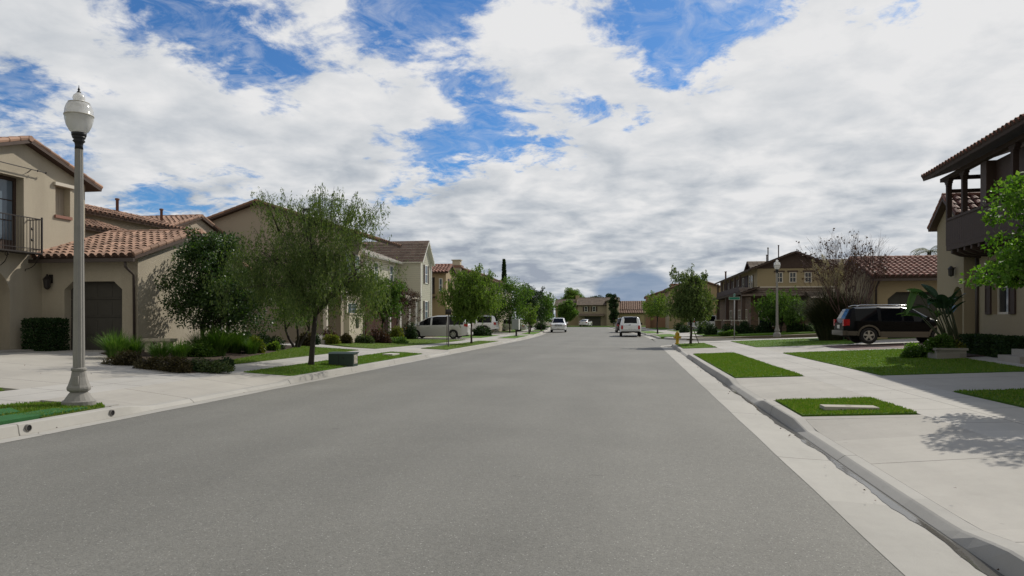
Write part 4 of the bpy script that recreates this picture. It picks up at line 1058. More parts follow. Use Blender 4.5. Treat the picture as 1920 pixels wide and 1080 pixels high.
    if stake:
        m = MB(); m.tube([B + Vector((stake[0] * 1.4, stake[1], 0)), B + Vector((stake[0] * .3, stake[1] * .2, 1.05))], .025, 6); m.build('stake', BROWNWOOD, t)
    return t

def shrub(name, label, base, r, n, leaf, mat, cat='shrub', group=None, box=False, flowers=0, clumpy=6, up=.0, parts=True, fmat=None):
    rx, ry, hh = r; n = int(n * 1.7); g = np.random.default_rng(int(abs(base[0] * 977 + base[1] * 131)) + n)
    base = (base[0], base[1], gz(base[0], base[1]) if base[2] is None else base[2])
    t = thing(name, base, label, cat, group) if parts else None
    if box:
        v = g.uniform(-1, 1, (n, 3)); k = g.integers(0, 3, n); sgn = g.choice([-1, 1], n); m_ = g.random(n) < .75
        v[np.arange(n)[m_], k[m_]] = sgn[m_] * g.uniform(.86, 1.04, m_.sum()); P = v * [rx, ry, hh / 2] + [0, 0, hh / 2]
    else:
        cs = g.normal(size=(clumpy, 3)); cs = unit(cs) * g.uniform(.2, .7, (clumpy, 1)); cs[:, 2] = np.abs(cs[:, 2]) * .8
        i = g.integers(0, clumpy, n); v = unit(g.normal(size=(n, 3))) * (g.random((n, 1)) ** .35) * g.uniform(.4, .56, clumpy)[i][:, None]
        P = (cs[i] + v) * [rx, ry, hh]; P[:, 2] = np.abs(P[:, 2]) * .92 + .02
    D = g.normal(0, .6, (n, 3)) + unit(P - [0, 0, hh * .4]) * .7; D[:, 2] += up
    Pw = P + np.array(base)
    Q = leaves(Pw, D, leaf[0] * 1.3, leaf[1] * 1.5)
    if parts:
        fast_mesh('foliage', Q, 4, mat, t)
        T = MB(); T.smooth = True; B = Vector(base)
        for k in range(7):
            a = k * .9; e = Vector((math.cos(a) * rx * .6, math.sin(a) * ry * .6, hh * .7)); T.tube([B + Vector((math.cos(a) * .05, math.sin(a) * .05, -.05)), B + e * .5 + Vector((0, 0, .08)), B + e], [.018, .012, .004], 5)
        T.build('stem', BARKD, t)
        if flowers:
            q = P[g.integers(0, n, flowers)]; q = q * 1.06
            fast_mesh('flower', leaves(q + np.array(base), g.normal(size=(flowers, 3)), .07, .06), 4, fmat or FLOWER, t, kind='stuff')
        return t

def strappy(name, label, base, n, length, spread, mat, cat='grass clump', group=None, w=.016, flowers=0, plumes=0, arch=.55, rad=.12):
    """a tuft of arching blades"""
    base = (base[0], base[1], gz(base[0], base[1]) if base[2] is None else base[2])
    g = np.random.default_rng(int(abs(base[0] * 877 + base[1] * 171)) + n)
    t = thing(name, base, label, cat, group)
    a = g.uniform(0, 6.28, n); q = g.random(n) ** .6 * spread; L = length * g.uniform(.55, 1.1, n)
    B = np.stack([np.cos(a) * rad * g.random(n), np.sin(a) * rad * g.random(n), np.zeros(n) - .03], 1)
    dirh = np.stack([np.cos(a), np.sin(a), np.zeros(n)], 1); S = np.stack([-np.sin(a), np.cos(a), np.zeros(n)], 1)
    rows = []
    for s in (0, .4, .75, 1.0):
        c = B + dirh * (q * L * (s * .35 + s * s * .65 * 1.1))[:, None]; c[:, 2] += L * (s - arch * q * s * s * .9)
        ww = w * (1 - .85 * s) if s else w * .8
        rows.append((c - S * ww, c + S * ww))
    V = []
    for (l0, r_0), (l1, r1) in zip(rows, rows[1:]): V.append(np.stack([l0, r_0, r1, l1], 1))
    V = np.stack(V, 1).reshape(-1, 3) + np.array(base)
    fast_mesh('foliage', V, 4, mat, t)
    if plumes:
        for k in range(plumes):
            aa = 6.28 * k / plumes + g.uniform(-.3, .3); hh = length * g.uniform(1.05, 1.45); sp = g.uniform(.25, .9)
            top = np.array([math.cos(aa) * sp, math.sin(aa) * sp, hh]); Bv = Vector(base)
            T = MB(); T.tube([Bv, Bv + Vector((top[0] * .35, top[1] * .35, hh * .6)), Bv + Vector(top)], [.012, .009, .004], 4); p_ = T.build('plume', PLUME, t)
            m_ = 420; u = g.random(m_); d0 = unit(np.array([[math.cos(aa) * .5, math.sin(aa) * .5, 1.]]))
            c = top + d0 * ((u - .75) * .95)[:, None]; c = c + g.normal(0, 1, (m_, 3)) * (.085 * (1.15 - np.abs(u - .45) * 1.6))[:, None]
            fast_mesh('plume_head', leaves(c + np.array(base), d0 + g.normal(0, .3, (m_, 3)), .11, .02), 4, PLUME, p_)
    if flowers:
        aa = g.uniform(0, 6.28, flowers); hh = length * g.uniform(.7, 1.05, flowers); qq = g.random(flowers) * spread * length * .7
        P = np.stack([np.cos(aa) * qq, np.sin(aa) * qq, hh], 1) + np.array(base)
        fast_mesh('flower', leaves(np.repeat(P, 3, 0), g.normal(size=(flowers * 3, 3)), .06, .05), 4, FLOWER, t, kind='stuff')
    return t

def palm(name, label, base, h, n, L, group=None, cut=2):
    t = thing(name, base, label, 'palm', group); B = Vector(base); g = random.Random(int(base[0] * 10))
    T = MB(); T.smooth = True; T.tube([B, B + Vector((.1, 0, h * .5)), B + Vector((.05, .05, h))], [.2, .16, .15], 8); T.build('trunk', BARK, t)
    m = MB()
    for k in range(n):
        a = 6.28 * k / n + g.uniform(-.2, .2); up = g.uniform(-.1, .95); d = Vector((math.cos(a), math.sin(a), 0)); C = B + Vector((.05, .05, h)); S = Vector((-d.y, d.x, 0))
        pts = [C + d * L * s * (1 - .2 * s) + Vector((0, 0, L * (up * s - (.55 + .5 * up) * s * s))) for s in [i / 8 for i in range(9)]]
        for i in range(1, 9):
            for sg in (-1, 1):
                for o in (0, .5):
                    q = pts[i - 1].lerp(pts[i], o); l = L * .26 * math.sin(math.pi * min(.97, (i - 1 + o) / 8 + .12)) + .05
                    e = q + S * sg * l * .8 + d * l * .5 + Vector((0, 0, -l * .45)); w_ = d * .035
                    m.poly([q - w_, q + w_, e])
        for i in range(8): m.poly([pts[i] - S * .02, pts[i] + S * .02, pts[i + 1] + S * .015, pts[i + 1] - S * .015])
    m.build('frond', LF_OLIVE, t); return t

def on(px, py, z=None):
    """where the foot of a plant seen at this spot of the photo stands on the terrain"""
    zz = .3
    for _ in range(25):
        x, y, _z = atz(px, py, zz); zz = gz(x, y)
    return (x, y, zz)

# ---------------------------------------------------------------- trees, left side
KT = 'trees along the left kerb'
b = atz(583, 688, .17)
tree('street_tree', 'large loose willowy street tree on the strip beside the green utility box', 'tree', b, 1.75, .088, [(.15, .2, 3.5, 2.75, 2.5, 1.95), (-1.1, -.1, 2.9, 2.35, 2.1, 1.5), (.45, .2, 4.7, 1.8, 1.7, .9), (1.35, .1, 2.75, 1.5, 1.5, 1.3)], 240, 360, (.105, .026), LF_MAY, BARKD, droop=.75, group=KT, lean=(.12, .1), cr=(.18, .5), sprigs=40, forks=9, seed=3, inner=.6)
tree('garden_tree', 'dense dark glossy tree growing against the garage side wall', 'tree', (-14.75, 23.3, gz(-14.75, 23.3)), 1.0, .07, [(-.25, 0, 2.4, 1.45, 1.4, 1.85), (.75, .1, 1.8, 1.45, 1.3, 1.25), (-.2, .1, 3.7, 1.0, .9, .9)], 190, 300, (.10, .06), LF_DARK, BARKD, cr=(.28, .5), forks=7, stems=3, seed=8, sprigs=6)
tree('garden_tree', 'small multi-stemmed tree with yellowish leaves behind the big street tree', 'tree', (-14.2, 28.6, gz(-14.2, 28.6)), .8, .06, [(0, 0, 1.9, 1.3, 1.3, 1.2)], 40, 170, (.1, .05), LF_MID, BARKD, cr=(.28, .5), stems=3, seed=12)
b = atz(884, 644, .17)
tree('street_tree', 'pale green airy street tree at the kerb in front of the silver minivan', 'tree', b, 1.5, .06, [(0, 0, 3.1, 1.75, 1.75, 1.45), (-.2, 0, 2.3, 1.5, 1.5, .8)], 150, 330, (.13, .05), LF_PALE, BARK, droop=.4, group=KT, cr=(.3, .5), sprigs=8, seed=21)
def far_tree(label, base, hgt, rx, mat, trunk=.9, group=KT, n=90, per=200, leaf=(.2, .11), name='street_tree', seed=1, rz=None, droop=0):
    cz = (hgt + trunk) / 2; rz = rz or (hgt - trunk) / 2
    return tree(name, label, 'tree', base, trunk + .2, .08, [(0, 0, cz, rx, rx, rz)], n, per, leaf, mat, BARKD, droop=droop, group=group, cr=(rx * .22, rx * .4), seed=seed, forks=6, inner=.4, sprigs=3)
far_tree('tall dark green tree standing before the thin cypress', (-13.3, 78, .2), 6.0, 2.6, LF_MID, .8, seed=31, n=70, group='dark trees beyond the white truck')
far_tree('dark bushy tree right of the cypress behind the pedestal mailbox', (-11.9, 84.5, .2), 5.6, 2.1, LF_DEEP, .7, seed=32, n=55, group='dark trees beyond the white truck')
far_tree('round mid green street tree just left of the oncoming white car', (-11.4, 91, .15), 4.9, 2.0, LF_MID, 1.0, seed=33, n=60)
far_tree('small young street tree on the strip by the pedestal mailbox', (-10.4, 73, .15), 2.7, .75, LF_PALE, .8, seed=34, n=26, per=90)
far_tree('dark tree further behind the round street tree', (-15.5, 104, .15), 6.0, 2.8, LF_DEEP, .8, group='dark trees beyond the white truck', seed=35, n=55)
# cypress
def spire(label, base, h, r, mat, name='cypress_tree'):
    t = thing(name, base, label, 'tree'); g = nrg; n = 5200
    u = g.random(n) ** .8; a = g.uniform(0, 6.28, n); rr = r * np.sqrt(np.maximum(0.02, 1 - u)) * np.minimum(1, (u + .06) * 9) ** .5 * (.72 + .3 * g.random(n)) * (1 + .12 * np.sin(a * 3 + u * 17))
    P = np.stack([np.cos(a) * rr, np.sin(a) * rr, u * h + .2], 1) + np.array(base)
    D = np.stack([np.cos(a) * .5, np.sin(a) * .5, np.full(n, 1.)], 1) + g.normal(0, .25, (n, 3))
    fast_mesh('crown', leaves(P, D, .3, .1), 4, mat, t); m = MB(); m.tube([base, (base[0], base[1], base[2] + h * .9)], [r * .3, .02], 7); m.build('trunk', BARKD, t); return t
spire('tall thin dark cypress spire above the dark street trees', (-17.7, 99, .2), 9.6, .47, LF_DEEP)
palm('palm_tree', 'feathery palm with two drooping crowns behind the dark trees', (-17.9, 128, .1), 6.3, 18, 2.6, 'palms behind the street')
palm('palm_tree', 'shorter palm just right of the feathery palm behind the trees', (-15.9, 127, .1), 5.2, 18, 2.3, 'palms behind the street')
far_tree('round topped tree rising behind the far tan house', (-15.2, 186, .1), 9.4, 2.7, LF_PALE, 4, group='trees behind the far houses', seed=41, leaf=(.35, .2), name='background_tree')
far_tree('low dark treetop showing over the far tan roof', (-9.0, 188, .1), 7.4, 2.6, LF_DEEP, 3, group='trees behind the far houses', seed=42, leaf=(.35, .2), name='background_tree')
far_tree('dark treetop at the right end of the far tan roof', (-5.4, 186, .1), 7.9, 2.2, LF_DEEP, 3, group='trees behind the far houses', seed=43, leaf=(.35, .2), name='background_tree')
far_tree('bushy dark tree in front of the left end of the far tan house', (-13.2, 149, .1), 5.2, 2.0, LF_MID, .8, group='trees behind the far houses', seed=48, leaf=(.3, .18), name='background_tree')
far_tree('broad olive tree left of the far tan house', (-19.5, 158, .1), 6.3, 2.6, LF_OLIVE, 1, group='trees behind the far houses', seed=44, leaf=(.3, .18), name='background_tree')
# ---------------------------------------------------------------- trees, right side
far_tree('dark column shaped tree at the end of the street', (-3.7, 153, .1), 6.6, 1.05, LF_DEEP, .3, group=None, seed=45, leaf=(.28, .16), name='columnar_tree', n=60)
KR_ = 'trees along the right kerb'
far_tree('light green young tree beside the parked white pickup', (2.75, 76, .16), 4.1, 1.5, LF_PALE, 1.5, group=KR_, seed=46, n=55, per=170, leaf=(.17, .08))
b = atz(1295, 646, .17)
tree('street_tree', 'staked bushy street tree on the corner strip behind the yellow hydrant', 'tree', b, 1.5, .075, [(0, 0, 3.0, 1.35, 1.35, 1.35), (0, 0, 2.2, 1.3, 1.3, .8), (.1, 0, 3.9, .8, .8, .8)], 150, 300, (.12, .05), LF_MAY, BARKD, droop=.35, group=KR_, cr=(.25, .45), sprigs=12, seed=51, stake=(.35, -.1))
tree('garden_tree', 'fluffy olive green tree behind the second street lamp', 'tree', (12.3, 61.8, .35), .9, .08, [(0, 0, 2.3, 1.95, 1.9, 1.55)], 120, 280, (.15, .065), LF_MID, BARKD, droop=.4, cr=(.3, .55), seed=52)
# leafless tree
def bare_tree(label, base, h, spread, n, seed):
    t = thing('bare_tree', base, label, 'tree'); r = random.Random(seed); T = MB(); T.smooth = True; P, D = [], []; B = Vector(base)
    def grow(p_, d, l, rad, lev):
        rad = max(rad, .0055); e = p_ + d * l; mid = p_ + d * l * .5 + Vector((r.gauss(0, .03), r.gauss(0, .03), 0)) * l
        T.tube([p_, mid, e], [rad, rad * .8, rad * .6], 5 if lev < 2 else 3)
        if lev >= 5:
            for _ in range(2 if r.random() < .22 else 0):
                P.append(tuple(e - d * l * r.random() * .4)); D.append((r.gauss(0, 1), r.gauss(0, 1), r.gauss(-.3, .7)))
            return
        for _ in range(r.choice((2, 3, 3)) if lev < 4 else 3):
            dd = (d + Vector((r.gauss(0, spread), r.gauss(0, spread), r.gauss(.12, .2)))).normalized(); grow(p_ + d * l * r.uniform(.55, 1.), dd, l * r.uniform(.6, .85), rad * .55, lev + 1)
    for k in range(n):
        a = 6.28 * k / n; grow(B + Vector((math.cos(a) * .1, math.sin(a) * .1, -.05)), Vector((math.cos(a) * .34, math.sin(a) * .34, 1)).normalized(), h * .3 * r.uniform(.85, 1.1), .045, 0)
    T.build('trunk', TWIGP, t); fast_mesh('leaf_remnants', leaves(np.array(P), np.array(D), .14, .1), 4, DEADLEAF, t, kind='stuff'); return t
bare_tree('nearly bare winter tree with a few dark leaves behind the black car', (11.6, 40.4, .5), 6.4, .25, 9, 5)
bare_tree('bare burgundy twigged small tree before the brick porch', (-15.7, 46.5, .25), 3.6, .5, 3, 9)
tree('garden_tree', 'mid green tree in front of the clapboard house wing behind the street tree', 'tree', (-16.4, 45.6, .25), 1.2, .07, [(0, 0, 3.0, 1.5, 1.5, 1.7)], 70, 240, (.14, .07), LF_MID, BARKD, droop=.3, cr=(.3, .5), seed=62)
tree('garden_tree', 'burgundy leaved small tree before the brick porch', 'tree', (-16.6, 49.2, .25), 1.5, .06, [(0, 0, 3.0, 1.5, 1.4, 1.1)], 45, 190, (.1, .06), LF_RED, BARKD, cr=(.3, .5), seed=61)
# near tree whose boughs reach in from the right edge
tree('near_tree', 'bright spring green tree reaching in at the right edge of the photo', 'tree', (6.95, 12.9, gz(6.95, 12.9)), 1.7, .09, [(.0, -.1, 2.85, 1.2, 1.35, 1.1), (-.6, .1, 2.15, 1.05, 1.0, .4), (.2, -.3, 3.6, .9, .9, .6)], 100, 190, (.085, .066), LF_BRIGHT, BARKD, cr=(.12, .34), sprigs=0, forks=7, seed=71)
palm('palm_tree', 'palm crown peeping over the red tiled garage roof', (24.6, 64.5, .5), 6.9, 14, 2.2)
far_tree('dark treetop over the tiled garage beside the palm crown', (25.6, 62, .5), 7.3, 1.2, LF_OLIVE, 3, group=None, seed=47, n=26, name='background_tree')

# ---------------------------------------------------------------- bed in front of the left garage
GB = 'plants in the bed beside the left driveway'
S = strappy; ST = LF_GRASS
shrub('clipped_shrub', 'dark clipped box shrub beside the garage door of the balcony house', (-19.55, 21.15, .52), (.5, .42, 1.15), 4200, (.065, .036), LF_DEEP, box=True)
def bed(px, py): return on(px, py)
for k, (px, py, L_, n, lab) in enumerate(((216, 672, .75, 420, 'tall grassy clump at the left tip of the driveway bed'), (300, 678, .6, 260, 'grassy clump in front of the stone bench'), (410, 668, .95, 600, 'tall bright strappy clump right of the bench'),
                                          (440, 662, .85, 420, 'strappy clump with pale flowers at the right of the bed'), (335, 672, .55, 260, 'short strappy clump between bench and dark mound'), (250, 668, .6, 260, 'loose grass tuft left of the stone bench'), (375, 664, .7, 300, 'strappy tuft under the dark glossy tree'), (470, 664, .6, 260, 'small grass tuft near the lawn edge of the bed'))):
    S('grass_clump', lab, bed(px, py), int(n * 1.7), L_ * 1.25, .68, ST, group=GB, flowers=10 if k in (3, 2) else 0, w=.013, rad=.2)
for px, py, r_, mt, lab in ((240, 684, (.6, .5, .42), LF_BROWN, 'low bronze shrub mound at the driveway end of the bed'), (283, 692, (.65, .5, .42), LF_BROWN, 'bronze red mound in front of the bench'), (325, 697, (.6, .5, .42), LF_BROWN, 'dark reddish mound left of the rounded green mound'), (390, 697, (.72, .5, .42), LF_OLIVE, 'rounded low green mound at the tip of the bed'),
                            (365, 695, (.5, .45, .36), LF_DEEP, 'dark green mound in the middle of the bed edge'), (420, 694, (.45, .45, .36), LF_DEEP, 'dark rounded mound at the lawn end of the bed')):
    shrub('low_shrub', lab, bed(px, py), r_, 2200, (.05, .026), mt, group=GB, clumpy=9)
for px, py, r_, mt, lab, fl in ((365, 668, (.6, .5, .65), LF_MID, 'leafy shrub with white flecks under the dark glossy tree', 14), (398, 660, (.5, .5, .7), LF_YEL, 'yellow green shrub behind the strappy clumps', 0), (450, 658, (.55, .5, .8), LF_DEEP, 'dark shrub under the big street tree crown', 0), (478, 662, (.4, .4, .6), LF_YEL, 'yellow variegated shrub at the end of the bed', 0),
                                (500, 655, (.6, .5, .75), LF_DEEP, 'dark leafy shrub against the greige wall', 0), (510, 658, (.3, .3, .35), LF_PALE, 'small pale rosette by the lawn edge', 0), (470, 640, (.75, .6, 1.7), LF_DEEP, 'tall dark shrub at the corner of the garage wall', 0)):
    shrub('garden_shrub', lab, bed(px, py), tuple(q * 1.15 for q in r_), 1900, (.075, .04), mt, group=GB, flowers=fl)
# beds of the gabled and the siding house
HB = 'shrubs in front of the left houses'
for x, y, r_, mt, lab in ((-15.5, 32.4, (.6, .5, .9), LF_DEEP, 'dark shrub directly behind the street tree trunk'), (-15.0, 34.4, (.6, .6, .75), LF_YEL, 'yellow green shrub right of the street tree trunk'), (-15.1, 36.2, (.45, .5, .6), LF_BROWN, 'brownish shrub beside the porch step'), (-15.55, 35.0, (.4, 1.2, 1.25), LF_RED, 'reddish hedge in front of the white porch wall'),
                            (-14.9, 38.0, (.8, .6, .85), LF_OLIVE, 'olive mound right of the porch step'), (-14.5, 39.6, (.75, .8, 1.25), LF_RED, 'reddish brown shrub before the pale porch wall'), (-14.9, 41.2, (.6, .7, 1.1), LF_BROWN, 'brown green shrub under the house window'), (-14.3, 42.4, (.5, .5, 1.3), LF_YEL, 'yellow leaved shrub beside the thin trunk'), (-13.6, 40.6, (.75, 1.3, .5), LF_MID, 'low bright green mound on the lawn edge'),
                            (-15.2, 44.5, (.7, .9, 1.0), LF_DEEP, 'dark shrub at the corner of the gabled house'), (-14.6, 30.6, (.5, .4, .7), LF_BROWN, 'reddish brown shrub left of the street tree trunk')):
    shrub('garden_shrub', lab, (x, y, None), r_, 1700, (.085, .045), mt, group=HB)
shrub('clipped_shrub', 'round dark clipped shrub beside the minivan nose', (-16.3, 50.9, .2), (.68, .68, 1.55), 3200, (.07, .035), LF_DEEP, box=False, clumpy=14)
for px, py, lab in ((905, 630, 'low dark shrub in front of the white truck'), (1012, 618, 'dark shrub by the far left driveway')):
    shrub('garden_shrub', lab, on(px, py), (1.2, .9, 1.5), 1300, (.12, .07), LF_DEEP, group='far shrubs')
# ---------------------------------------------------------------- right side plants
RH = 'shrubs beyond the side street'
for x, y, r_, mt, lab in ((6.9, 62.9, (.9, .7, 1.4), LF_DEEP, 'dark shrub at the corner of the craftsman garden'), (8.3, 62.4, (.9, .7, 1.1), LF_DEEP, 'dark low shrub left of the street name sign'), (9.6, 62.6, (.9, .7, 1.6), LF_DEEP, 'dark shrub right of the street name sign'), (11.2, 62.9, (1.0, .7, 1.3), LF_DEEP, 'dark shrub under the fluffy olive tree'), (13.4, 61.5, (1.1, .7, 1.0), LF_DEEP, 'dark low hedge right of the second lamp'), (15.0, 60.8, (1.0, .7, 1.2), LF_DEEP, 'dark hedge further right of the second lamp'),
                          (7.8, 60.4, (.9, .5, .45), LF_MID, 'low bright shrub at the side street corner'), (6.6, 66.6, (.8, .7, 1.5), LF_DEEP, 'dark shrub beside the stone porch column'), (5.4, 75, (.8, 1.2, 1.1), LF_DEEP, 'dark shrub before the white car'), (5.8, 84.6, (.9, .9, 1.2), LF_DEEP, 'dark shrub by the brown shaded house')):
    shrub('garden_shrub', lab, (x, y, None), r_, 1500, (.1, .06), mt, group=RH)
S('fern_clump', 'pale arching fern clump left of the pampas grass', (12.4, 50.0, .5), 260, 1.3, .7, LF_MID, cat='fern', w=.02)
S('pampas_grass', 'big dark pampas grass clump with straw plumes behind the black car', (10.95, 41.9, .5), 5200, 3.2, .66, LF_PAMPAS, cat='pampas grass', w=.015, plumes=16, rad=.6, arch=.7)
S('pampas_grass', 'smaller pampas grass beside the garage wall corner', (12.3, 42.9, .5), 1300, 2.0, .5, LF_PAMPAS, cat='pampas grass', w=.014, plumes=5, rad=.35, arch=.7)
# bird of paradise
def paradise(label, base, n, h):
    t = thing('bird_of_paradise_plant', base, label, 'plant'); B = Vector(base); r = random.Random(6)
    for k in range(n):
        a = 6.28 * k / n + r.uniform(-.3, .3); sp = r.uniform(.15, .7); hh = h * r.uniform(.62, 1.0)
        if k == 0: a, sp, hh = 3.35, 1.05, h * 1.12
        e = B + Vector((math.cos(a) * sp * .8 - .5, math.sin(a) * sp * .8, hh * .78)); m = MB(); m.smooth = True
        s0 = B + Vector((math.cos(a) * .12, math.sin(a) * .12, -.05)); m.tube([s0, s0.lerp(e, .5) + Vector((0, 0, .12)), e], [.028, .02, .013], 6); st = m.build('stalk', pbr('green_stalk', (.05, .06, .028), .6, .2, 5), t)
        d = Vector((math.cos(a) * .9 - .25, math.sin(a) * .9, r.uniform(-.1, 1.3))).normalized(); S_ = Vector((-math.sin(a), math.cos(a), r.uniform(-.3, .3))).normalized(); L_ = r.uniform(.75, 1.0); W_ = r.uniform(.13, .19); nn = d.cross(S_)
        m = MB(); rows = []
        if k == 0: d = Vector((-.45, -.3, -.75)).normalized(); L_, W_ = .75, .19
        for s in range(8):
            u = s / 7; wv = W_ * math.sin(math.pi * (u * .88 + .1)) ** .7; c = e + d * L_ * u + Vector((0, 0, -.22 * u * u))
            rows.append(m.p([c - S_ * wv + nn * .05 * wv / W_, c, c + S_ * wv + nn * .05 * wv / W_]))
        for p_, q in zip(rows, rows[1:]):
            for i in range(2): m.face([p_ + i, p_ + i + 1, q + i + 1, q + i])
        m.build('leaf', LF_MID if k == 0 else LF_BOP, st)
paradise('bird of paradise plant with broad blue green leaves in front of the balcony house', (10.35, 24.85, .48), 19, 2.5)
RB = 'plants by the stone planter'
for px, py, r_, mt, lab, fl in ((1705, 672, (.42, .4, .36), LF_MID, 'low leafy flower clump at the left of the planter bed', 16), (1735, 671, (.4, .35, .42), LF_GRASS, 'bright flowering clump left of the stone planter', 16), (1722, 662, (.45, .4, .5), LF_BRIGHT, 'fresh green mound behind the flower clumps', 4), (1755, 668, (.35, .3, .42), LF_MID, 'green clump touching the stone planter', 2)):
    shrub('flower_clump', lab, on(px, py), r_, 1100, (.06, .03), mt, cat='flowers', group=RB, flowers=fl)
x, y, z = 9.75, 24.2, .47
pl = thing('stone_planter', (x, y, z - .1), 'square grey stone planter at the edge of the right lawn', 'planter')
m = MB(); m.box(x - .42, x + .42, y - .35, y + .35, z - .15, z + .26); m.build('body', STONE, pl)
m = MB(); m.box(x - .46, x + .46, y - .39, y - .27, z + .262, z + .33); m.box(x - .46, x + .46, y + .27, y + .39, z + .262, z + .33); m.box(x - .46, x - .34, y - .27, y + .27, z + .262, z + .33); m.box(x + .34, x + .46, y - .27, y + .27, z + .262, z + .33); m.build('rim', STONE, pl)
shrub('planter_shrub', 'leafy shrub with glossy leaves growing in the stone planter', (x - .15, y, z + .22), (.5, .42, .62), 1300, (.085, .045), LF_MID, flowers=6)
shrub('planter_shrub', 'yellow green shrub in the right half of the planter', (x + .3, y + .05, z + .22), (.28, .28, .42), 600, (.07, .04), LF_YEL)
for k, (x, y) in enumerate(((11.5, 26.0), (11.45, 24.6), (11.4, 23.4), (11.2, 20.4), (11.1, 19.6))):
    shrub('clipped_hedge', ['dark clipped hedge at the foot of the downspout', 'dark clipped hedge below the shuttered window', 'dark clipped hedge section just behind the entry step', 'dark hedge at the right photo edge in front of the entry step', 'dark hedge just beyond the right photo edge'][k], (x, y, None), (.38, .72, .62), 4200, (.055, .034), LF_DEEP, cat='hedge', box=True, group='clipped hedge of the balcony house')
shrub('garden_shrub', 'dark round shrub at the right end of the house path', (11.3, 20.0, None), (.42, .42, .55), 1200, (.06, .03), LF_DEEP)
shrub('garden_shrub', 'bright green tuft on the shaded lawn at the right edge', (6.75, 13.0, None), (.32, .3, .3), 700, (.07, .03), LF_GRASS)

# dry leaves blown along the kerbs and over the paving
def litter():
    n = 170; k = nrg.random(n)
    y = 3 + 42 * nrg.random(n) ** 1.4
    x = np.where(k < .30, 2.3 + nrg.normal(0, .12, n), np.where(k < .52, -8.7 + nrg.normal(0, .1, n), np.where(k < .75, nrg.uniform(2.8, 6.2, n), nrg.uniform(-15, -9.3, n))))
    x = np.minimum(x, np.where(k < .30, 2.44, 99)); x = np.maximum(x, np.where((k >= .30) & (k < .52), -8.82, -99))
    z = np.array([gz(a, b) + .045 if (a > KR or a < KL) else .02 for a, b in zip(x, y)])
    P = np.stack([x, y, z], 1); D = nrg.normal(0, 1, (n, 3)); D[:, 2] *= .12
    return tag(fast_mesh('leaf_litter', leaves(P, D, .035, .022), 4, DEADLEAF), 'small dry leaves scattered along the kerbs and paving', 'leaves', kind='stuff')
litter()
# ================================================================ street furniture
POLE = pbr('lamp_concrete_grey', (.235, .225, .205), .85, .18, 5, 60, .12, .3, 80, stain=((.2, .2, .19), (4, 4, .8), .55, 1.5))
GLOBE = bpy.data.materials.new('lamp_globe_acrylic'); _nt = nodes_of(GLOBE)
_a = N(_nt, 'ShaderNodeBsdfPrincipled', inp={'Base Color': (.72, .72, .70, 1), 'Roughness': .12, 'Coat Weight': .6, 'Coat Roughness': .03}); _b = N(_nt, 'ShaderNodeBsdfTranslucent', inp={'Color': (.85, .85, .84, 1)})
_t = N(_nt, 'ShaderNodeBsdfTransparent'); _m = N(_nt, 'ShaderNodeMixShader', inp={0: .45}); _nt.links.new(_a.outputs[0], _m.inputs[1]); _nt.links.new(_b.outputs[0], _m.inputs[2])
_m2 = N(_nt, 'ShaderNodeMixShader', inp={0: .12}); _nt.links.new(_m.outputs[0], _m2.inputs[1]); _nt.links.new(_t.outputs[0], _m2.inputs[2])
_o = N(_nt, 'ShaderNodeOutputMaterial'); _nt.links.new(_m2.outputs[0], _o.inputs[0])
BLACKM = pbr('black_cast_metal', (.014, .014, .017), .45, .2, 8)
def lamp(loc, label):
    t = thing('street_lamp', loc, label, 'street lamp', 'acorn street lamps')
    m = MB(); m.smooth = False
    m.lathe([(.265, -.1), (.265, .115), (.25, .13)], (0, 0, 0), 20); m.lathe([(.235, .13), (.16, .245), (.135, .275)], (0, 0, 0), 16)
    m.lathe([(.135, .275), (.175, .30), (.187, .33), (.185, .36), (.165, .40), (.125, .53), (.108, .64)], (0, 0, 0), 16, flute=.05)
    m.lathe([(.108, .64), (.122, .655), (.122, .685), (.1, .70)], (0, 0, 0), 20)
    m.build('base', POLE, t, True)
    m = MB(); m.box(.155, .19, -.05, .05, .42, .58); m.M = Matrix.Rotation(-1.2, 4, 'Z'); m2 = MB(); m2.M = m.M; m2.prism([(.118, -.045, .41), (.118, .045, .41), (.108, .04, .56), (.108, -.04, .56)], (.045, 0, 0)); m2.build('access_door', POLE, t, True)
    m = MB(); m.lathe([(.094, .70), (.094, 1.0), (.082, 2.6), (.066, 4.52)], (0, 0, 0), 24, flute=.09); m.build('pole', POLE, t, True)
    m = MB(); m.smooth = True; m.lathe([(.068, 4.52), (.062, 4.58), (.07, 4.63), (.1, 4.66), (.078, 4.69), (.1, 4.71), (.108, 4.735), (.09, 4.74), (.115, 4.75), (.12, 4.80), (.11, 4.81)], (0, 0, 0), 20); m.build('collar', BLACKM, t, True)
    m = MB(); m.smooth = True; m.lathe([(.105, 4.80), (.15, 4.84), (.195, 4.93), (.222, 5.03), (.228, 5.10), (.232, 5.105), (.232, 5.115), (.227, 5.12), (.22, 5.21), (.195, 5.29), (.165, 5.325), (.10, 5.345), (.085, 5.37), (.1, 5.41), (.085, 5.46), (.05, 5.495), (.03, 5.51)], (0, 0, 0), 28); m.build('globe', GLOBE, t, True)
    m = MB(); m.smooth = True; m.lathe([(.228, 5.098), (.2345, 5.1), (.2345, 5.12), (.228, 5.122)], (0, 0, 0), 28); m.lathe([(.165, 5.322), (.172, 5.325), (.17, 5.335), (.15, 5.338)], (0, 0, 0), 28); m.build('seam_band', pbr('globe_seam', (.42, .4, .35), .5, .1, 10), t, True)
    m = MB(); m.smooth = True; m.lathe([(.032, 5.51), (.034, 5.525), (.014, 5.54), (.022, 5.565), (.014, 5.585), (.008, 5.6), (.004, 5.64)], (0, 0, 0), 10); m.build('finial', BLACKM, t, True)
    return t
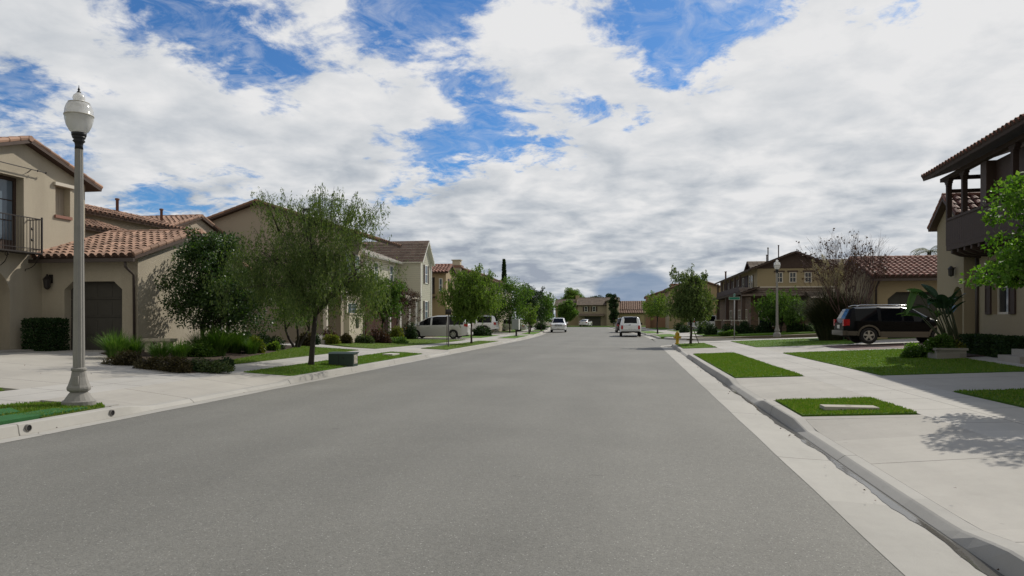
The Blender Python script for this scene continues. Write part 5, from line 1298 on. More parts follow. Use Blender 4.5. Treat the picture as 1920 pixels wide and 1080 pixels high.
x, y, z = atz(148, 764, .15); l0 = lamp((x, y, .15), 'grey fluted street lamp with white acorn globe in the left foreground')
l1 = copy_tree(l0); x, y, z = atz(1457, 634, .3); l1.location = (x, y, gz(x, y) + .02); l1['label'] = 'distant street lamp with white acorn globe beyond the side street on the right'
m = MB(); x, y, z = atz(148, 764, .15); m.box(x - .42, x + .42, y - .55, y + .45, .0, .165); tag(m.build('lamp_footing', C_KERB), 'square concrete footing pad under the near street lamp', 'concrete pad')
# turf covered boxes by the lamp
for pts, lab in (([(-9.1, 9.55), (-9.12, 10.75), (-9.45, 10.35), (-9.5, 9.2), (-9.45, 6.5), (-9.1, 6.5)], 'bright green artificial turf strip beside the kerb near the lamp'), ([(-9.68, 8.0), (-9.62, 9.9), (-10.0, 10.1), (-10.2, 8.0)], 'square bright green artificial turf mat behind the pale lid')):
    o = sheet('turf_mat', pts, TURF, .045, .06, kind=None); tag(o, lab, 'artificial turf', 'artificial turf mats')
m = MB(); m.box(-9.66, -9.5, 7.2, 9.35, .05, .2); tag(m.build('utility_lid', pbr('pale_lid', (.5, .48, .44), .8, .1, 4)), 'pale flat utility lid between the two turf mats', 'utility lid')
# kerb drain outlets
for yy, lab in ((9.25, 'round kerb drain hole at the far left of the photo'), (10.98, 'round kerb drain hole below the near street lamp')):
    m = MB(); c = (-8.842, yy, .078)
    m.lathe([(.052, -.03), (.052, .012), (.044, .014), (.044, -.01)], c, 16, axis='x'); m.lathe([(.043, -.028), (.043, .006)], c, 16, 1, axis='x')
    tag(m.build('kerb_drain', [pbr('drain_rim', (.16, .15, .14), .8), pbr('drain_dark', (.006, .006, .006), .9)]), lab, 'drain', 'kerb drain outlets')
# pad-mounted transformer
x, y, z = atz(650, 684, .2); z = gz(-9.7, y) + .02
UGREEN = pbr('utility_green_paint', (.022, .04, .03), .5, .12, 4, 40, .06)
t = thing('transformer_box', (-9.6, y, z), 'dark green transformer box on the left parkway strip beside the street tree', 'utility box')
x0, x1, y0, y1 = -9.98, -9.22, y - .12, y + .28
x0 = -9.75
m = MB(); m.box(x0, x1 + .32, y0, y1, z - .1, z + .35); m.build('body', UGREEN, t)
m = MB(); m.prism([(x0 - .02, y0 - .02, z + .352), (x1 + .34, y0 - .02, z + .352), (x1 + .34, y0 + .1, z + .40), (x0 - .02, y0 + .1, z + .40)], (0, y1 - y0, 0)); m.build('lid', pbr('utility_green_lid', (.04, .062, .05), .5, .12, 4), t)
m = MB()
for k in range(7): m.box(x1 + .322, x1 + .335, y0 + .06, y1 - .06, z + .04 + k * .042, z + .062 + k * .042)
m.build('louvre', TRIM, t)
m = MB(); m.box(x0 + .35, x0 + .365, y0 - .008, y0 - .001, z, z + .33); m.box(x0 + .5, x0 + .53, y0 - .02, y0 - .001, z + .2, z + .26); m.build('door_seam', BLACKM, t)
# flush lids in the grass strips
x, y, z = atz(733, 666, .2); m = MB(); m.box(x - .22, x + .22, y - .45, y + .45, gz(x, y) - .05, gz(x, y) + .075); tag(m.build('vault_lid', pbr('vault_concrete', (.46, .44, .4), .85, .1, 4)), 'pale concrete vault lid in the grass right of the green box', 'vault lid')
x, y, z = atz(1592, 768, .2); m = MB(); m.box(x - .42, x + .42, y - .16, y + .16, gz(x, y) - .05, gz(x, y) + .072); m.box(x - .05, x + .03, y - .02, y + .02, gz(x, y) + .073, gz(x, y) + .078); tag(m.build('meter_lid', pbr('meter_concrete', (.36, .33, .28), .9, .15, 8, 40, .12)), 'worn concrete meter box lid in the nearest right grass patch', 'utility lid')
# bench
z = gz(-15.6, 21.6); t = thing('stone_bench', (-15.65, 21.6, z), 'pale stone slab bench among the plants beside the left garage', 'bench')
CONCB = pbr('bench_stone', (.44, .39, .3), .85, .12, 5, 50, .1)
m = MB(); m.box(-16.2, -15.08, 21.4, 21.8, z + .42, z + .5); m.box(-16.17, -15.11, 21.43, 21.77, z + .38, z + .419); m.build('seat', CONCB, t)
for xx in (-15.98, -15.3): m = MB(); m.prism([(xx - .12, 21.48, z - .05), (xx + .12, 21.48, z - .05), (xx + .08, 21.48, z + .2), (xx + .13, 21.48, z + .379), (xx - .13, 21.48, z + .379), (xx - .08, 21.48, z + .2)], (0, .24, 0)); m.build('leg', CONCB, t)
# slim posts before the pale street tree
x, y, z = atz(841, 650, .18); m = MB(); m.smooth = True; m.lathe([(.045, -.1), (.045, .05), (.032, .06), (.032, 2.05), (.01, 2.07)], (x, y, gz(x, y)), 8); m.box(x - .17, x + .17, y - .035, y - .028, gz(x, y) + 1.75, gz(x, y) + 2.05)
tag(m.build('sign_post', IRON), 'slim dark post on the left strip in front of the silver minivan', 'post')
x, y, z = atz(838, 645, .2); m = MB(); m.tube([(x, y, gz(x, y) - .1), (x, y, gz(x, y) + 1.7)], .025, 6); tag(m.build('wooden_stake', BROWNWOOD), 'thin wooden stake behind the slim dark post', 'stake')
# pedestal mailbox
x, y, z = atz(968, 631, .15); z = gz(x, y) + .02
t = thing('pedestal_mailbox', (x, y, z), 'grey cluster mailbox on a pedestal on the left strip before the dark trees', 'mailbox')
MG = pbr('mailbox_grey', (.24, .25, .26), .5, .08, 5); MW = pbr('mailbox_pale_side', (.62, .62, .6), .5, .08, 5)
m = MB(); m.lathe([(.2, -.05), (.2, .05), (.08, .07), (.08, .6)], (x, y, z), 10); m.build('pedestal', IRON, t)
m = MB(); m.box(x - .36, x + .24, y - .24, y + .24, z + .6, z + 1.5); m.build('cabinet', MG, t)
m = MB(); m.box(x + .242, x + .27, y - .26, y + .26, z + .58, z + 1.52); m.build('door_panel', MW, t)
# hydrant
x, y, z = atz(1270, 645, .17); z = gz(x, y) + .02
YEL = pbr('hydrant_yellow', (.50, .32, .02), .5, .12, 8)
t = thing('fire_hydrant', (x, y, z), 'yellow fire hydrant on the corner strip beside the staked tree', 'hydrant')
m = MB(); m.smooth = True; m.lathe([(.15, -.05), (.15, .03), (.1, .05), (.1, .48), (.13, .5), (.13, .54), (.115, .56)], (x, y, z), 16); m.build('barrel', YEL, t)
m = MB(); m.smooth = True; m.lathe([(.135, .56), (.135, .59), (.12, .66), (.08, .72), (.03, .745), (.03, .79)], (x, y, z), 16); m.build('bonnet', YEL, t)
for nm, ax, sx, r_ in (('nozzle', 'x', -1, .06), ('nozzle', 'x', 1, .06), ('pumper_nozzle', 'y', -1, .075)):
    m = MB(); m.lathe([(r_, .08), (r_, .15), (r_ * 1.25, .155), (r_ * 1.25, .2), (r_ * .5, .205), (r_ * .5, .235)] if sx > 0 else [(r_ * .5, -.235), (r_ * .5, -.205), (r_ * 1.25, -.2), (r_ * 1.25, -.155), (r_, -.15), (r_, -.08)], (x, y, z + .4), 12, axis=ax); m.build(nm, YEL, t)
# street name sign
x, y, z = atz(1377, 636, .17); z = gz(x, y)
SG = pbr('sign_green', (.012, .16, .10), .5, .05, 4); SW = pbr('sign_white', (.75, .76, .74), .5, .05, 4)
t = thing('street_sign', (x, y, z), 'green street name sign on a slim grey post at the side street corner', 'street sign')
m = MB(); m.smooth = True; m.tube([(x, y, z - .2), (x, y, z + 2.75)], .04, 8); m.build('post', pbr('galvanised', (.3, .3, .29), .5, .1, 6, metal=.3), t)
for k, (ax, zz, wd) in enumerate((('x', 2.78, .40), ('y', 3.03, .40))):
    m = MB()
    if ax == 'x': m.box(x - wd, x + wd, y - .012, y + .012, z + zz, z + zz + .21)
    else: m.box(x - .012, x + .012, y - wd, y + wd, z + zz, z + zz + .21)
    bl = m.build('sign_blade', SG, t)
    m = MB()
    for e, (p_, q) in enumerate((((-wd, -wd + .012), (0, .21)), ((wd - .012, wd), (0, .21)), ((-wd + .013, wd - .013), (0, .012)), ((-wd + .013, wd - .013), (.198, .21)))):
        for sg in (-1, 1):
            if ax == 'x': m.box(x + p_[0], x + p_[1], y + sg * .0125, y + sg * .016, z + zz + q[0], z + zz + q[1])
            else: m.box(x + sg * .0125, x + sg * .016, y + p_[0], y + p_[1], z + zz + q[0], z + zz + q[1])
    m.build('border', SW, bl)

# ================================================================ vehicles
def paint(name, col, metal=.0, rough=.28): return pbr(name, col, rough, .04, 1.5, finevar=0., metal=metal, spec=.4, coat=.5)
P_BLACK = pbr('car_paint_black', (.003, .0032, .004), .25, 0, 1, finevar=0, spec=.1); P_SILVER = paint('car_paint_champagne', (.50, .50, .475), .15, .35); P_WHITE = paint('car_paint_white', (.72, .73, .74))
P_TAN = paint('car_cladding_tan', (.075, .064, .05), .1, .5); P_GREY = paint('car_paint_dark_grey', (.05, .04, .042), .2)
CGLASS = glassmat('car_glass', (.004, .005, .007), .03, .18); TYRE = pbr('tyre_rubber', (.016, .016, .016), .85, .2, 10); RIM = pbr('alloy_rim', (.45, .45, .44), .35, .08, 6, metal=.7); CHROME = pbr('chrome_trim', (.6, .6, .6), .15, .05, 6, metal=.9)
RED = pbr('tail_lamp_red', (.35, .012, .015), .2, .1, 20, coat=.6); AMBER = pbr('marker_amber', (.6, .14, .02), .25, .1, 20, coat=.6); LENS = pbr('lamp_lens', (.6, .62, .62), .15, .1, 20, coat=.5); UNDER = pbr('car_underside', (.012, .012, .012), .9); PLATE = pbr('number_plate', (.6, .6, .56), .5)
def lerp_tab(tab, x):
    if x <= tab[0][0]: return tab[0][1]
    for (a, b), (c, d) in zip(tab, tab[1:]):
        if x <= c: return b + (d - b) * (x - a) / ((c - a) or 1e-9)
    return tab[-1][1]
def car(label, loc, rz, L, Wd, top, belt, wr, axles, side_win, pillars, mats, cat='car', clear=.25, name='parked_car', wroof=.74, group=None, clad=None, rack=False, tail=(.7, 1.0), tail_side=True, head_z=.72, rearglass=True, windscreen=True, plate=True, grille=False, bumper=None, spokes=5, tailmat=None):
    """local x forward; top = roof outline; belt = window sill line; side faces between belt and roof inside side_win are glass"""
    t = thing(name, loc, label, cat, group, rz)
    hw = Wd / 2; n = int(L / .045); xs = [-L / 2 + L * k / n for k in range(n + 1)]
    for a, b in axles and [] or []: pass
    B, G, G2, Gw, Gr = MB(), MB(), MB(), MB(), MB(); B.smooth = True
    prof = []
    for x in xs:
        zt = lerp_tab(top, x); bz = min(lerp_tab(belt, x), zt - .03)
        e = min(1, (x + L / 2) / .5, (L / 2 - x) / .6); e = max(0, e); rnd_ = .80 + .20 * math.sin(e * math.pi / 2)
        w = hw * rnd_
        zb = clear + .10 * max(0, 1 - (x + L / 2) / .5) + .06 * max(0, 1 - (L / 2 - x) / .4)
        for ax in axles:
            d = abs(x - ax); ra = wr * 1.17
            if d < ra: zb = max(zb, wr + math.sqrt(ra * ra - d * d) - .01)
        zb = min(zb, bz - .1)
        cab = min(1, max(0, (zt - bz - .02) / .45)); wr_ = w * (.93 - (.93 - wroof) * cab)
        prof.append([(w * .97, zb), (w, zb + (bz - zb) * .45), (w * .992, bz - .05), (w * .965, bz), (wr_, zt - .07 if cab > .3 else zt - .02), (wr_ - .14, zt), (0, zt + .02)])
    rows = {}
    for sg in (1, -1):
        rows[sg] = []
        for x, pr in zip(xs, prof): rows[sg].append(B.p([(x, sg * q[0], q[1]) for q in pr]))
    for sg in (1, -1):
        for i in range(n):
            a, b = rows[sg][i], rows[sg][i + 1]; xm = (xs[i] + xs[i + 1]) / 2
            zt0, zt1 = prof[i][6][1], prof[i + 1][6][1]; sl = (zt1 - zt0) / (xs[i + 1] - xs[i]); zm = (zt0 + zt1) / 2; bz = lerp_tab(belt, xm)
            for k in range(6):
                q = [a + k, b + k, b + k + 1, a + k + 1]
                if sg < 0: q = q[::-1]
                tgt = None
                if k == 3 and side_win[0] < xm < side_win[1] and not any(abs(xm - p_) < pw for p_, pw in pillars) and zm > bz + .12: tgt = G if sg > 0 else G2
                if k in (5,) and abs(sl) > .28 and zm > bz + .1:
                    tgt = (Gw if windscreen else None) if sl < 0 else (Gr if rearglass else None)
                if tgt is None: B.face(q)
                else:
                    tgt.smooth = True; j = tgt.p([B.v[v] for v in q]); tgt.face([j, j + 1, j + 2, j + 3])
    for i in (0, n):
        for sg in (1, -1):
            q = [rows[sg][i] + k for k in range(7)] + [rows[-sg][i]] if False else [rows[sg][i] + k for k in range(7)]
        loop = [rows[1][i] + k for k in range(7)] + [rows[-1][i] + k for k in range(5, -1, -1)]
        B.smooth = False; B.face(loop if i else loop[::-1]); B.smooth = True
    body = B.build('body', mats['body'], t, True)
    for g_, nm in ((G, 'side_window'), (G2, 'side_window'), (Gw, 'windscreen'), (Gr, 'rear_window')):
        if g_.f: g_.build(nm, CGLASS, t, True)
    m = MB()
    m.box(-L / 2 + .25, L / 2 - .25, -hw * .80, hw * .80, clear - .02, clear + .35); m.build('underbody', UNDER, t, True)
    if clad:
        m = MB(); m.smooth = False
        for sg in (1, -1):
            y = sg * (hw + .004)
            a0, a1 = axles[0] + wr * 1.28, axles[1] - wr * 1.28
            m.box(a0, a1, min(y, y - sg * .05), max(y, y - sg * .05), clear - .01, clear + .24)
            m.box(-L / 2 + .12, axles[0] - wr * 1.28, min(y, y - sg * .12), max(y, y - sg * .12), clear + .06, clear + .26)
            for ax in axles:
                r0_, r1_ = wr * 1.13, wr * 1.34; P0 = []
                for k in range(13):
                    a = math.pi * k / 12 ; P0.append((math.cos(a), math.sin(a)))
                for p_, q in zip(P0, P0[1:]):
                    m.prism([(ax + p_[0] * r0_, y, wr + p_[1] * r0_), (ax + q[0] * r0_, y, wr + q[1] * r0_), (ax + q[0] * r1_, y, wr + q[1] * r1_), (ax + p_[0] * r1_, y, wr + p_[1] * r1_)], (0, -sg * .06, 0))
        m.box(-L / 2 - .07, -L / 2 + .12, -hw * .93, hw * .93, clear + .06, clear + .28); m.build('cladding', clad, t, True)
    for ax in axles:
        for sg in (1, -1):
            m = MB(); m.smooth = True; y1 = sg * (hw - .015); y0 = y1 - sg * .22; c = (ax, 0, wr)
            pr = [(wr * .62, y0), (wr * .93, y0), (wr, y0 + sg * .03), (wr, y1 - sg * .03), (wr * .95, y1), (wr * .64, y1 - sg * .005), (wr * .6, y1 - sg * .03)]
            m.lathe(pr if sg > 0 else pr, c, 26, axis='y'); wo = m.build('wheel', TYRE, t, True)
            m = MB(); m.lathe([(wr * .60, y1 - sg * .07), (wr * .64, y1 - sg * .012), (wr * .58, y1 - sg * .008), (wr * .55, y1 - sg * .05)], c, 26, axis='y')
            m.lathe([(wr * .02, y1 - sg * .015), (wr * .16, y1 - sg * .015), (wr * .16, y1 - sg * .06)], c, 12, axis='y')
            for k in range(spokes):
                a = 6.28318 * k / spokes + .3; ca, sa = math.cos(a), math.sin(a); wv = wr * .10
                m.prism([(ax + ca * wr * .12 - sa * wv, y1 - sg * .02, wr + sa * wr * .12 + ca * wv), (ax + ca * wr * .58 - sa * wv * 1.3, y1 - sg * .02, wr + sa * wr * .58 + ca * wv * 1.3), (ax + ca * wr * .58 + sa * wv * 1.3, y1 - sg * .02, wr + sa * wr * .58 - ca * wv * 1.3), (ax + ca * wr * .12 + sa * wv, y1 - sg * .02, wr + sa * wr * .12 - ca * wv)], (0, -sg * .03, 0))
            m.build('rim', RIM, wo, True)
            m = MB(); m.lathe([(wr * .54, y1 - sg * .09), (wr * .54, y1 - sg * .06)], c, 20, axis='y'); m.build('brake', UNDER, wo, True)
    # lamps, plate, mirrors, handles
    zt0, zt1 = tail; fr_ = prof[1][0][0]
    for sg in (1, -1):
        m = MB(); yo = sg * hw * .86
        m.box(-L / 2 - .012, -L / 2 + .10, yo - sg * .17, yo + sg * .012, zt0, zt1)
        if tail_side: m.box(-L / 2 + .101, -L / 2 + .24, sg * hw * .83, sg * (hw * .93), zt0 + .02, zt1)
        m.build('tail_light', RED, t, True)
        m = MB(); m.box(L / 2 - .16, L / 2 + .006, sg * hw * .45, sg * hw * .815, head_z, head_z + .15); hl = m.build('headlight', LENS, t, True)
        m = MB(); m.box(L / 2 - .34, L / 2 - .161, sg * hw * .74, sg * hw * .945, head_z, head_z + .15); m.build('side_marker', AMBER, t, True)
        xm = side_win[1] - .12; zb_ = lerp_tab(belt, xm)
        m = MB(); m.box(xm - .1, xm + .06, sg * (hw - .02), sg * (hw + .2), zb_ + .02, zb_ + .2); m.build('wing_mirror', mats.get('mirror', mats['body']), t, True)
        m = MB()
        for p_, pw in pillars[:2]: m.box(p_ + .12, p_ + .3, sg * (hw * .985), sg * (hw + .03), zb_ - .16, zb_ - .12)
        if pillars: m.build('door_handle', mats.get('handle', mats['body']), t, True)
    m = MB(); m.box(-L / 2 - .08, -L / 2 + .1, -hw * .86, hw * .86, clear + .1, clear + .29); m.build('bumper', bumper or mats['body'], t, True) if not clad else None
    m = MB(); m.box(L / 2 - .1, L / 2 + .07, -hw * .8, hw * .8, clear + .08, clear + .3); m.build('front_bumper', clad or bumper or mats['body'], t, True)
    if plate: m = MB(); m.box(-L / 2 - .02, -L / 2 - .005, -.17, .17, zt0 - .12, zt0 + .04); m.build('number_plate', PLATE, t, True); m = MB(); m.box(L / 2 + .072, L / 2 + .085, -.17, .17, clear + .12, clear + .27); m.build('number_plate', PLATE, t, True)
    if grille:
        m = MB()
        for k in range(3): m.box(L / 2 + .0, L / 2 + .03, -hw * .42, hw * .42, head_z - .05 + k * .075, head_z - .01 + k * .075)
        g_ = m.build('grille', CHROME, t, True); m = MB(); m.box(L / 2 - .1, L / 2 + .004, -hw * .44, hw * .44, head_z - .07, head_z + .18); m.build('grille_backing', UNDER, g_, True)
    if rack:
        for sg in (1, -1):
            zr = lerp_tab(top, -.6)
            m = MB(); m.smooth = True; yy = sg * (hw * wroof - .09); m.tube([(-1.9, yy, zr - .0), (-1.75, yy, zr + .065), (-.2, yy, zr + .07), (.25, yy, zr + .05), (.42, yy, zr - .03)], .022, 6); m.build('roof_rail', CHROME, t, True)
    return t
SUVT0 = [(-2.43, .98), (-2.38, 1.12), (-2.12, 1.66), (-1.95, 1.745), (-1.0, 1.785), (0, 1.775), (.42, 1.72), (1.18, 1.19), (1.3, 1.15), (2.05, 1.08), (2.34, .98), (2.43, .80)]
SUVTOP = SUVT0
bb = (12.05, 35.2)
LOWTOP = [(x * 1.03, z * .955) for x, z in SUVT0]
t = car('black four wheel drive with tan lower cladding parked on the right driveway', (bb[0], bb[1], gz(*bb) + .01), 0, 5.0, 1.88, LOWTOP, [(-2.5, 1.07), (2.5, 1.0)], .375, (-1.46, 1.5), (-2.02, 1.05), ((-.98, .06), (-.02, .06)), {'body': P_BLACK}, 'car', .33, clad=P_TAN, rack=True, tail=(.82, 1.12), head_z=.86)
MVTOP = [(-2.5, 1.0), (-2.44, 1.15), (-2.22, 1.62), (-2.0, 1.71), (-1.2, 1.765), (0, 1.75), (.62, 1.64), (1.72, 1.06), (2.2, .93), (2.42, .80), (2.5, .62)]
car('silver minivan parked nose-in on the left driveway', (-14.75, 53.5, gz(-14.75, 53.5) + .01), math.pi, 5.0, 1.95, MVTOP, [(-2.5, 1.08), (2.5, .98)], .335, (-1.42, 1.55), (-2.2, 1.45), ((-.95, .05), (.32, .05)), {'body': P_SILVER}, 'minivan', .2, tail=(.92, 1.14), spokes=7)
TRTOP = [(-2.8, 1.06), (-2.77, 1.2), (-2.62, 1.72), (-2.45, 1.83), (-1.0, 1.86), (.2, 1.85), (.66, 1.78), (1.3, 1.22), (1.42, 1.18), (2.5, 1.10), (2.72, .98), (2.8, .75)]
car('white pickup truck with rear canopy parked at the right kerb facing away', (.38 + bend(69), 69.2, .04), math.pi / 2 + .02, 5.6, 1.98, TRTOP, [(-2.8, 1.1), (2.8, 1.08)], .40, (-1.6, 1.75), (-2.35, 1.1), ((-.72, .1), (.2, .06)), {'body': P_WHITE, 'mirror': UNDER}, 'pickup truck', .42, tail=(.72, 1.06), tail_side=False, head_z=.86, bumper=CHROME, wroof=.8)
car('dark four wheel drive parked ahead of the white pickup', (-.95, 88.5, .04), math.pi / 2 + .06, 4.7, 1.85, SUVTOP, [(-2.43, 1.1), (2.43, 1.06)], .36, (-1.4, 1.4), (-2.0, 1.05), ((-.98, .06), (-.02, .06)), {'body': P_GREY}, 'car', .28, tail=(.8, 1.1), head_z=.84)
car('white four wheel drive facing the camera at the left kerb', (-9.0, 89.5, .04), -math.pi / 2 + .08, 4.9, 1.98, SUVTOP, [(-2.43, 1.1), (2.43, 1.06)], .38, (-1.42, 1.44), (-2.0, 1.05), ((-.98, .06), (-.02, .06)), {'body': P_WHITE}, 'car', .3, tail=(.8, 1.1), head_z=.82, grille=True)
SDTOP = [(-2.3, .98), (-2.2, 1.08), (-1.6, 1.12), (-1.1, 1.36), (-.5, 1.46), (.2, 1.45), (.5, 1.38), (1.2, 1.0), (1.5, .95), (2.1, .8), (2.3, .6)]
car('silver saloon nose showing between the pedestal mailbox and small young tree', (-15.0, 86.5, .2), .0, 4.6, 1.8, SDTOP, [(-2.3, .95), (2.3, .88)], .32, (-1.35, 1.35), (-1.4, 1.0), ((-.4, .05),), {'body': P_SILVER}, 'car', .2, head_z=.6, tail=(.7, .9))
car('white truck parked nose-in on the far left driveway with red tail lamp', (-17.0, 75.3, .2), math.pi, 5.6, 1.95, TRTOP, [(-2.8, 1.1), (2.8, 1.08)], .39, (-1.6, 1.75), (-2.35, 1.1), ((-.72, .1), (.2, .06)), {'body': P_WHITE}, 'pickup truck', .35, tail=(.85, 1.15), head_z=.86, wroof=.8)
car('far white car parked before the garage at the end of the street', (-9.6, 153.5, .15), math.pi / 2 - .2, 4.7, 1.9, SDTOP, [(-2.3, .95), (2.3, .88)], .34, (-1.35, 1.35), (-1.4, 1.0), ((-.4, .05),), {'body': P_WHITE}, 'car', .22, head_z=.62, tail=(.75, .95))
car('white car on the right driveway half hidden by the stone column', (9.9, 90.5, .4), 0, 4.7, 1.85, MVTOP, [(-2.5, 1.05), (2.5, .98)], .33, (-1.4, 1.45), (-2.1, 1.35), ((-.9, .05), (.3, .05)), {'body': P_WHITE}, 'car', .2, tail=(.9, 1.1))
# yellow hydrants far off at the street end
for k, (x, y) in enumerate(((-2.6, 152.2), (-.2, 151.8))):
    m = MB(); m.smooth = True; m.lathe([(.16, -.05), (.16, .04), (.11, .06), (.11, .5), (.14, .52), (.14, .56), (.12, .66), (.05, .75), (.03, .8)], (x, y, .15), 10); m.lathe([(.06, -.22), (.06, .22)], (x, y, .55), 8, axis='x')
    tag(m.build('fire_hydrant', YEL), ['tiny yellow hydrant at the far end left of the column tree', 'tiny yellow hydrant at the far end right of the column tree'][k], 'hydrant', 'far yellow hydrants')
# ================================================================ sky and sun
SUN_AZ, SUN_EL = R(33), R(40.5)          # azimuth from +Y towards +X
sv = Vector((math.sin(SUN_AZ) * math.cos(SUN_EL), math.cos(SUN_AZ) * math.cos(SUN_EL), math.sin(SUN_EL)))
sl = bpy.data.lights.new('sun', 'SUN'); sl.energy = 4.0; sl.angle = R(.55); sl.color = (1, .94, .83)
so = bpy.data.objects.new('sun', sl); COL.objects.link(so); so.rotation_euler = (-sv).to_track_quat('-Z', 'Y').to_euler(); so.location = (30, 30, 60)

W = bpy.data.worlds.new('World'); scene.world = W; W.use_nodes = True; nt = W.node_tree; nt.nodes.clear()
sky = N(nt, 'ShaderNodeTexSky', sky_type='NISHITA'); sky.sun_disc = False; sky.sun_elevation = SUN_EL; sky.sun_rotation = SUN_AZ; sky.dust_density = .6; sky.ozone_density = 2.0; sky.altitude = 200
D = nt.nodes.new('ShaderNodeTexCoord').outputs['Generated']
nv = N(nt, 'ShaderNodeVectorMath', operation='NORMALIZE'); nt.links.new(D, nv.inputs[0]); D = nv.outputs[0]
sep = N(nt, 'ShaderNodeSeparateXYZ'); nt.links.new(D, sep.inputs[0]); DZ = sep.outputs[2]
zc = math_(nt, 'MAXIMUM', DZ, 0.0)
den = math_(nt, 'ADD', zc, .20)
cb = N(nt, 'ShaderNodeCombineXYZ'); nt.links.new(math_(nt, 'DIVIDE', sep.outputs[0], den), cb.inputs[0]); nt.links.new(math_(nt, 'DIVIDE', sep.outputs[1], den), cb.inputs[1])
PL = cb.outputs[0]                       # the flat cloud layer seen from below
def dirv(px, py): return Vector(ray(px, py)).normalized()
def blob(px, py, rad, amt):
    """+amt of cloud (or of clear sky) round one bearing; rad in photo pixels"""
    dp = N(nt, 'ShaderNodeVectorMath', operation='DOT_PRODUCT'); nt.links.new(D, dp.inputs[0]); dp.inputs[1].default_value = dirv(px, py)
    c = math.cos(math.atan(rad / F))
    v = math_(nt, 'DIVIDE', math_(nt, 'SUBTRACT', dp.outputs['Value'], c), 1 - c, clamp=True)
    return math_(nt, 'MULTIPLY', v, amt)
def ns(vec, scale, detail, rough, off, dist=0.):
    mp = N(nt, 'ShaderNodeMapping'); nt.links.new(vec, mp.inputs[0]); mp.inputs['Location'].default_value = off
    n = N(nt, 'ShaderNodeTexNoise', inp={'Scale': scale, 'Detail': detail, 'Roughness': rough, 'Distortion': dist}); nt.links.new(mp.outputs[0], n.inputs['Vector']); return n.outputs['Fac']
def cen(v, k): return math_(nt, 'MULTIPLY', math_(nt, 'SUBTRACT', v, .5), k)
nA = ns(PL, 2.2, 3, .5, (3.1, 1.7, 0)); OB = (.4, 5.2, 1); nB = ns(PL, 5.6, 9, .64, OB, .3); nC = ns(PL, 15., 6, .62, (1.4, 7.7, 4), .3)
# the same field a little nearer the sun: tells which side of a billow is lit
sd_ = .055; nB2 = ns(PL, 5.6, 5, .55, (OB[0] + math.sin(SUN_AZ) * sd_, OB[1] + math.cos(SUN_AZ) * sd_, 1), .35)
relief = math_(nt, 'SUBTRACT', nB, nB2)
dens = math_(nt, 'SUBTRACT', math_(nt, 'ADD', math_(nt, 'ADD', cen(nA, .5), cen(nB, 1.25)), cen(nC, .5)), .12)
# the great bank on the right: everything below the line that runs up to the right
nrm = dirv(790, 335).cross(dirv(1480, 20)).normalized()
if nrm.dot(dirv(1500, 300)) < 0: nrm = -nrm
dp = N(nt, 'ShaderNodeVectorMath', operation='DOT_PRODUCT'); nt.links.new(D, dp.inputs[0]); dp.inputs[1].default_value = nrm
edge = math_(nt, 'ADD', dp.outputs['Value'], cen(nB, .10))
bank = math_(nt, 'MULTIPLY', math_(nt, 'MULTIPLY', math_(nt, 'ADD', edge, .015), 9.0, clamp=True), .62)
cov = math_(nt, 'ADD', dens, bank)
BL = [(20, 60, 330, .50), (330, 150, 90, .18), (540, 40, 190, .34), (230, 290, 260, .34), (470, 270, 200, .34), (640, 260, 170, .28), (660, 420, 300, .46), (790, 160, 120, .34), (900, 195, 170, .16), (990, 110, 120, .16), (60, 320, 150, .30), (1040, 40, 180, .24), (1100, 170, 120, .10),
      (300, 85, 150, -.36), (500, 150, 140, -.34), (760, 60, 160, -.28), (560, 175, 80, -.14), (775, 310, 120, -.34), (860, 240, 110, -.24), (980, 150, 150, -.10), (70, 222, 130, -.86), (390, 378, 130, -.40), (200, 376, 100, -.30), (540, 240, 70, -.26), (640, 310, 60, -.24), (470, 330, 60, -.20), (1240, 60, 110, -.16), (1180, 130, 90, .12), (1060, 110, 80, .10), (1290, 40, 60, .10)]
for q in BL: cov = math_(nt, 'ADD', cov, blob(*q))
behind = math_(nt, 'MULTIPLY', math_(nt, 'SUBTRACT', .25, sep.outputs[1]), 1.2, clamp=True)     # overcast behind the camera
cov = math_(nt, 'ADD', cov, math_(nt, 'MULTIPLY', behind, .42))
mr = N(nt, 'ShaderNodeMapRange', interpolation_type='SMOOTHSTEP', inp={'From Min': -.15, 'From Max': .17}); nt.links.new(cov, mr.inputs[0]); mask = mr.outputs[0]
# thin torn veil drifting in the gaps
nG = ns(PL, 9., 6, .65, (4.4, 9.7, 8), 1.2)
veil = math_(nt, 'MULTIPLY', math_(nt, 'MULTIPLY', math_(nt, 'ADD', cov, .62), 1.3, clamp=True), math_(nt, 'MULTIPLY', math_(nt, 'SUBTRACT', nG, .44), 4.0, clamp=True))
mask = math_(nt, 'MAXIMUM', mask, math_(nt, 'MULTIPLY', veil, .62))
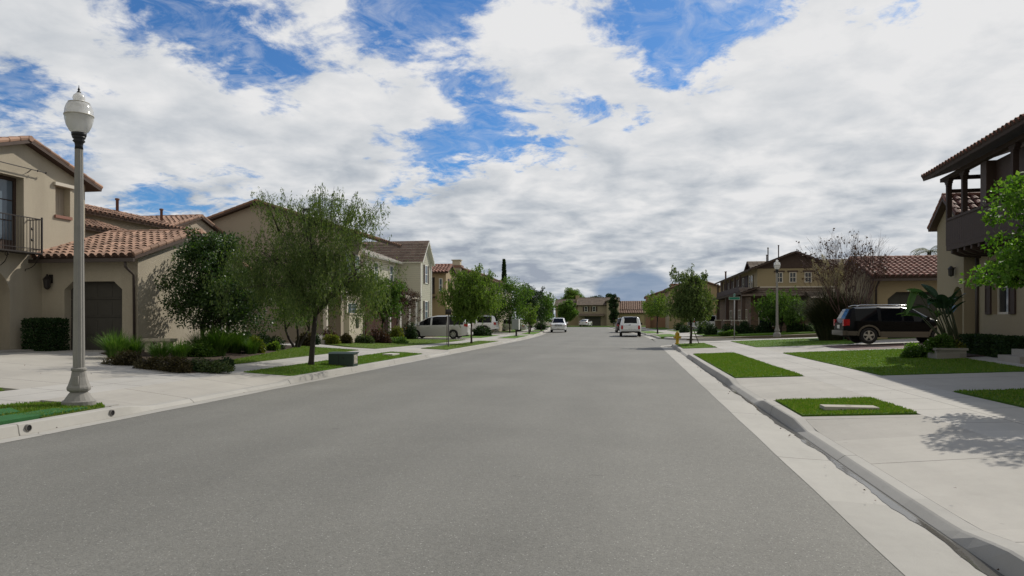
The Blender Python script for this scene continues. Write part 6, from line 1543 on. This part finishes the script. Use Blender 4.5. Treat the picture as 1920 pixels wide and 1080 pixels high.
# brightness of the layer: thick parts grey, thin parts and edges white, brighter towards the sun
nD = ns(PL, 4.4, 6, .5, (9.2, 4.4, 3), .3); nE = ns(PL, 1.2, 3, .5, (2.2, 8.4, 5)); nF = ns(PL, 9., 5, .55, (5.2, 1.4, 7), .4)
lo = N(nt, 'ShaderNodeMapRange', inp={'From Min': .27, 'From Max': .02, 'To Min': 0., 'To Max': 1.}); nt.links.new(DZ, lo.inputs[0]); low = lo.outputs[0]
shade = math_(nt, 'ADD', math_(nt, 'ADD', cen(nD, 2.3), cen(nE, .7)), cen(nF, .7))
shade = math_(nt, 'ADD', shade, math_(nt, 'MULTIPLY', relief, 1.0))
shade = math_(nt, 'MULTIPLY', shade, math_(nt, 'ADD', .50, math_(nt, 'MULTIPLY', low, .65)))
shade = math_(nt, 'ADD', shade, math_(nt, 'MULTIPLY', low, -.45))
shade = math_(nt, 'ADD', shade, math_(nt, 'MULTIPLY', math_(nt, 'SUBTRACT', 1.0, math_(nt, 'MULTIPLY', math_(nt, 'SUBTRACT', cov, .1), 1.6, clamp=True)), .12))
for q in ((1750, 40, 560, .08), (100, 60, 300, -.14), (1100, 430, 300, -.06)): shade = math_(nt, 'ADD', shade, blob(*q))
shade = math_(nt, 'ADD', shade, math_(nt, 'MULTIPLY', behind, -.20))
sh = math_(nt, 'ADD', shade, .80, clamp=True)
CL = ramp(nt, sh, [(0, (.33, .37, .44)), (.3, (.46, .50, .55)), (.68, (.65, .67, .695)), (1, (.80, .80, .805))])
cs = N(nt, 'ShaderNodeVectorMath', operation='SCALE'); nt.links.new(CL, cs.inputs[0]); cs.inputs['Scale'].default_value = 10.0
warm = mix(nt, behind, cs.outputs[0], mix(nt, 1.0, cs.outputs[0], (.92, .88, .79), 'MULTIPLY'))
sk = mix(nt, 1.0, sky.outputs[0], (.36, .66, .98), 'MULTIPLY')
# distant rain-blue cloud low over the street end
rb = math_(nt, 'MULTIPLY', math_(nt, 'ADD', math_(nt, 'ADD', blob(1160, 560, 60, 1.6), blob(1215, 556, 60, 1.8)), cen(nB, 1.6)), math_(nt, 'ADD', blob(1160, 560, 62, 1.6), blob(1210, 556, 62, 1.6)), clamp=True)
rb = math_(nt, 'MULTIPLY', rb, .8)
CLm = mix(nt, rb, warm, (2.1, 2.9, 4.2))
col = mix(nt, mask, sk, CLm)
bg = N(nt, 'ShaderNodeBackground', inp={'Strength': .1}); nt.links.new(col, bg.inputs[0])
wo = N(nt, 'ShaderNodeOutputWorld'); nt.links.new(bg.outputs[0], wo.inputs[0])
W.cycles.sampling_method = 'MANUAL'; W.cycles.sample_map_resolution = 512
scene.cycles.use_denoising = True
scene.cycles.max_bounces = 6; scene.cycles.transparent_max_bounces = 6
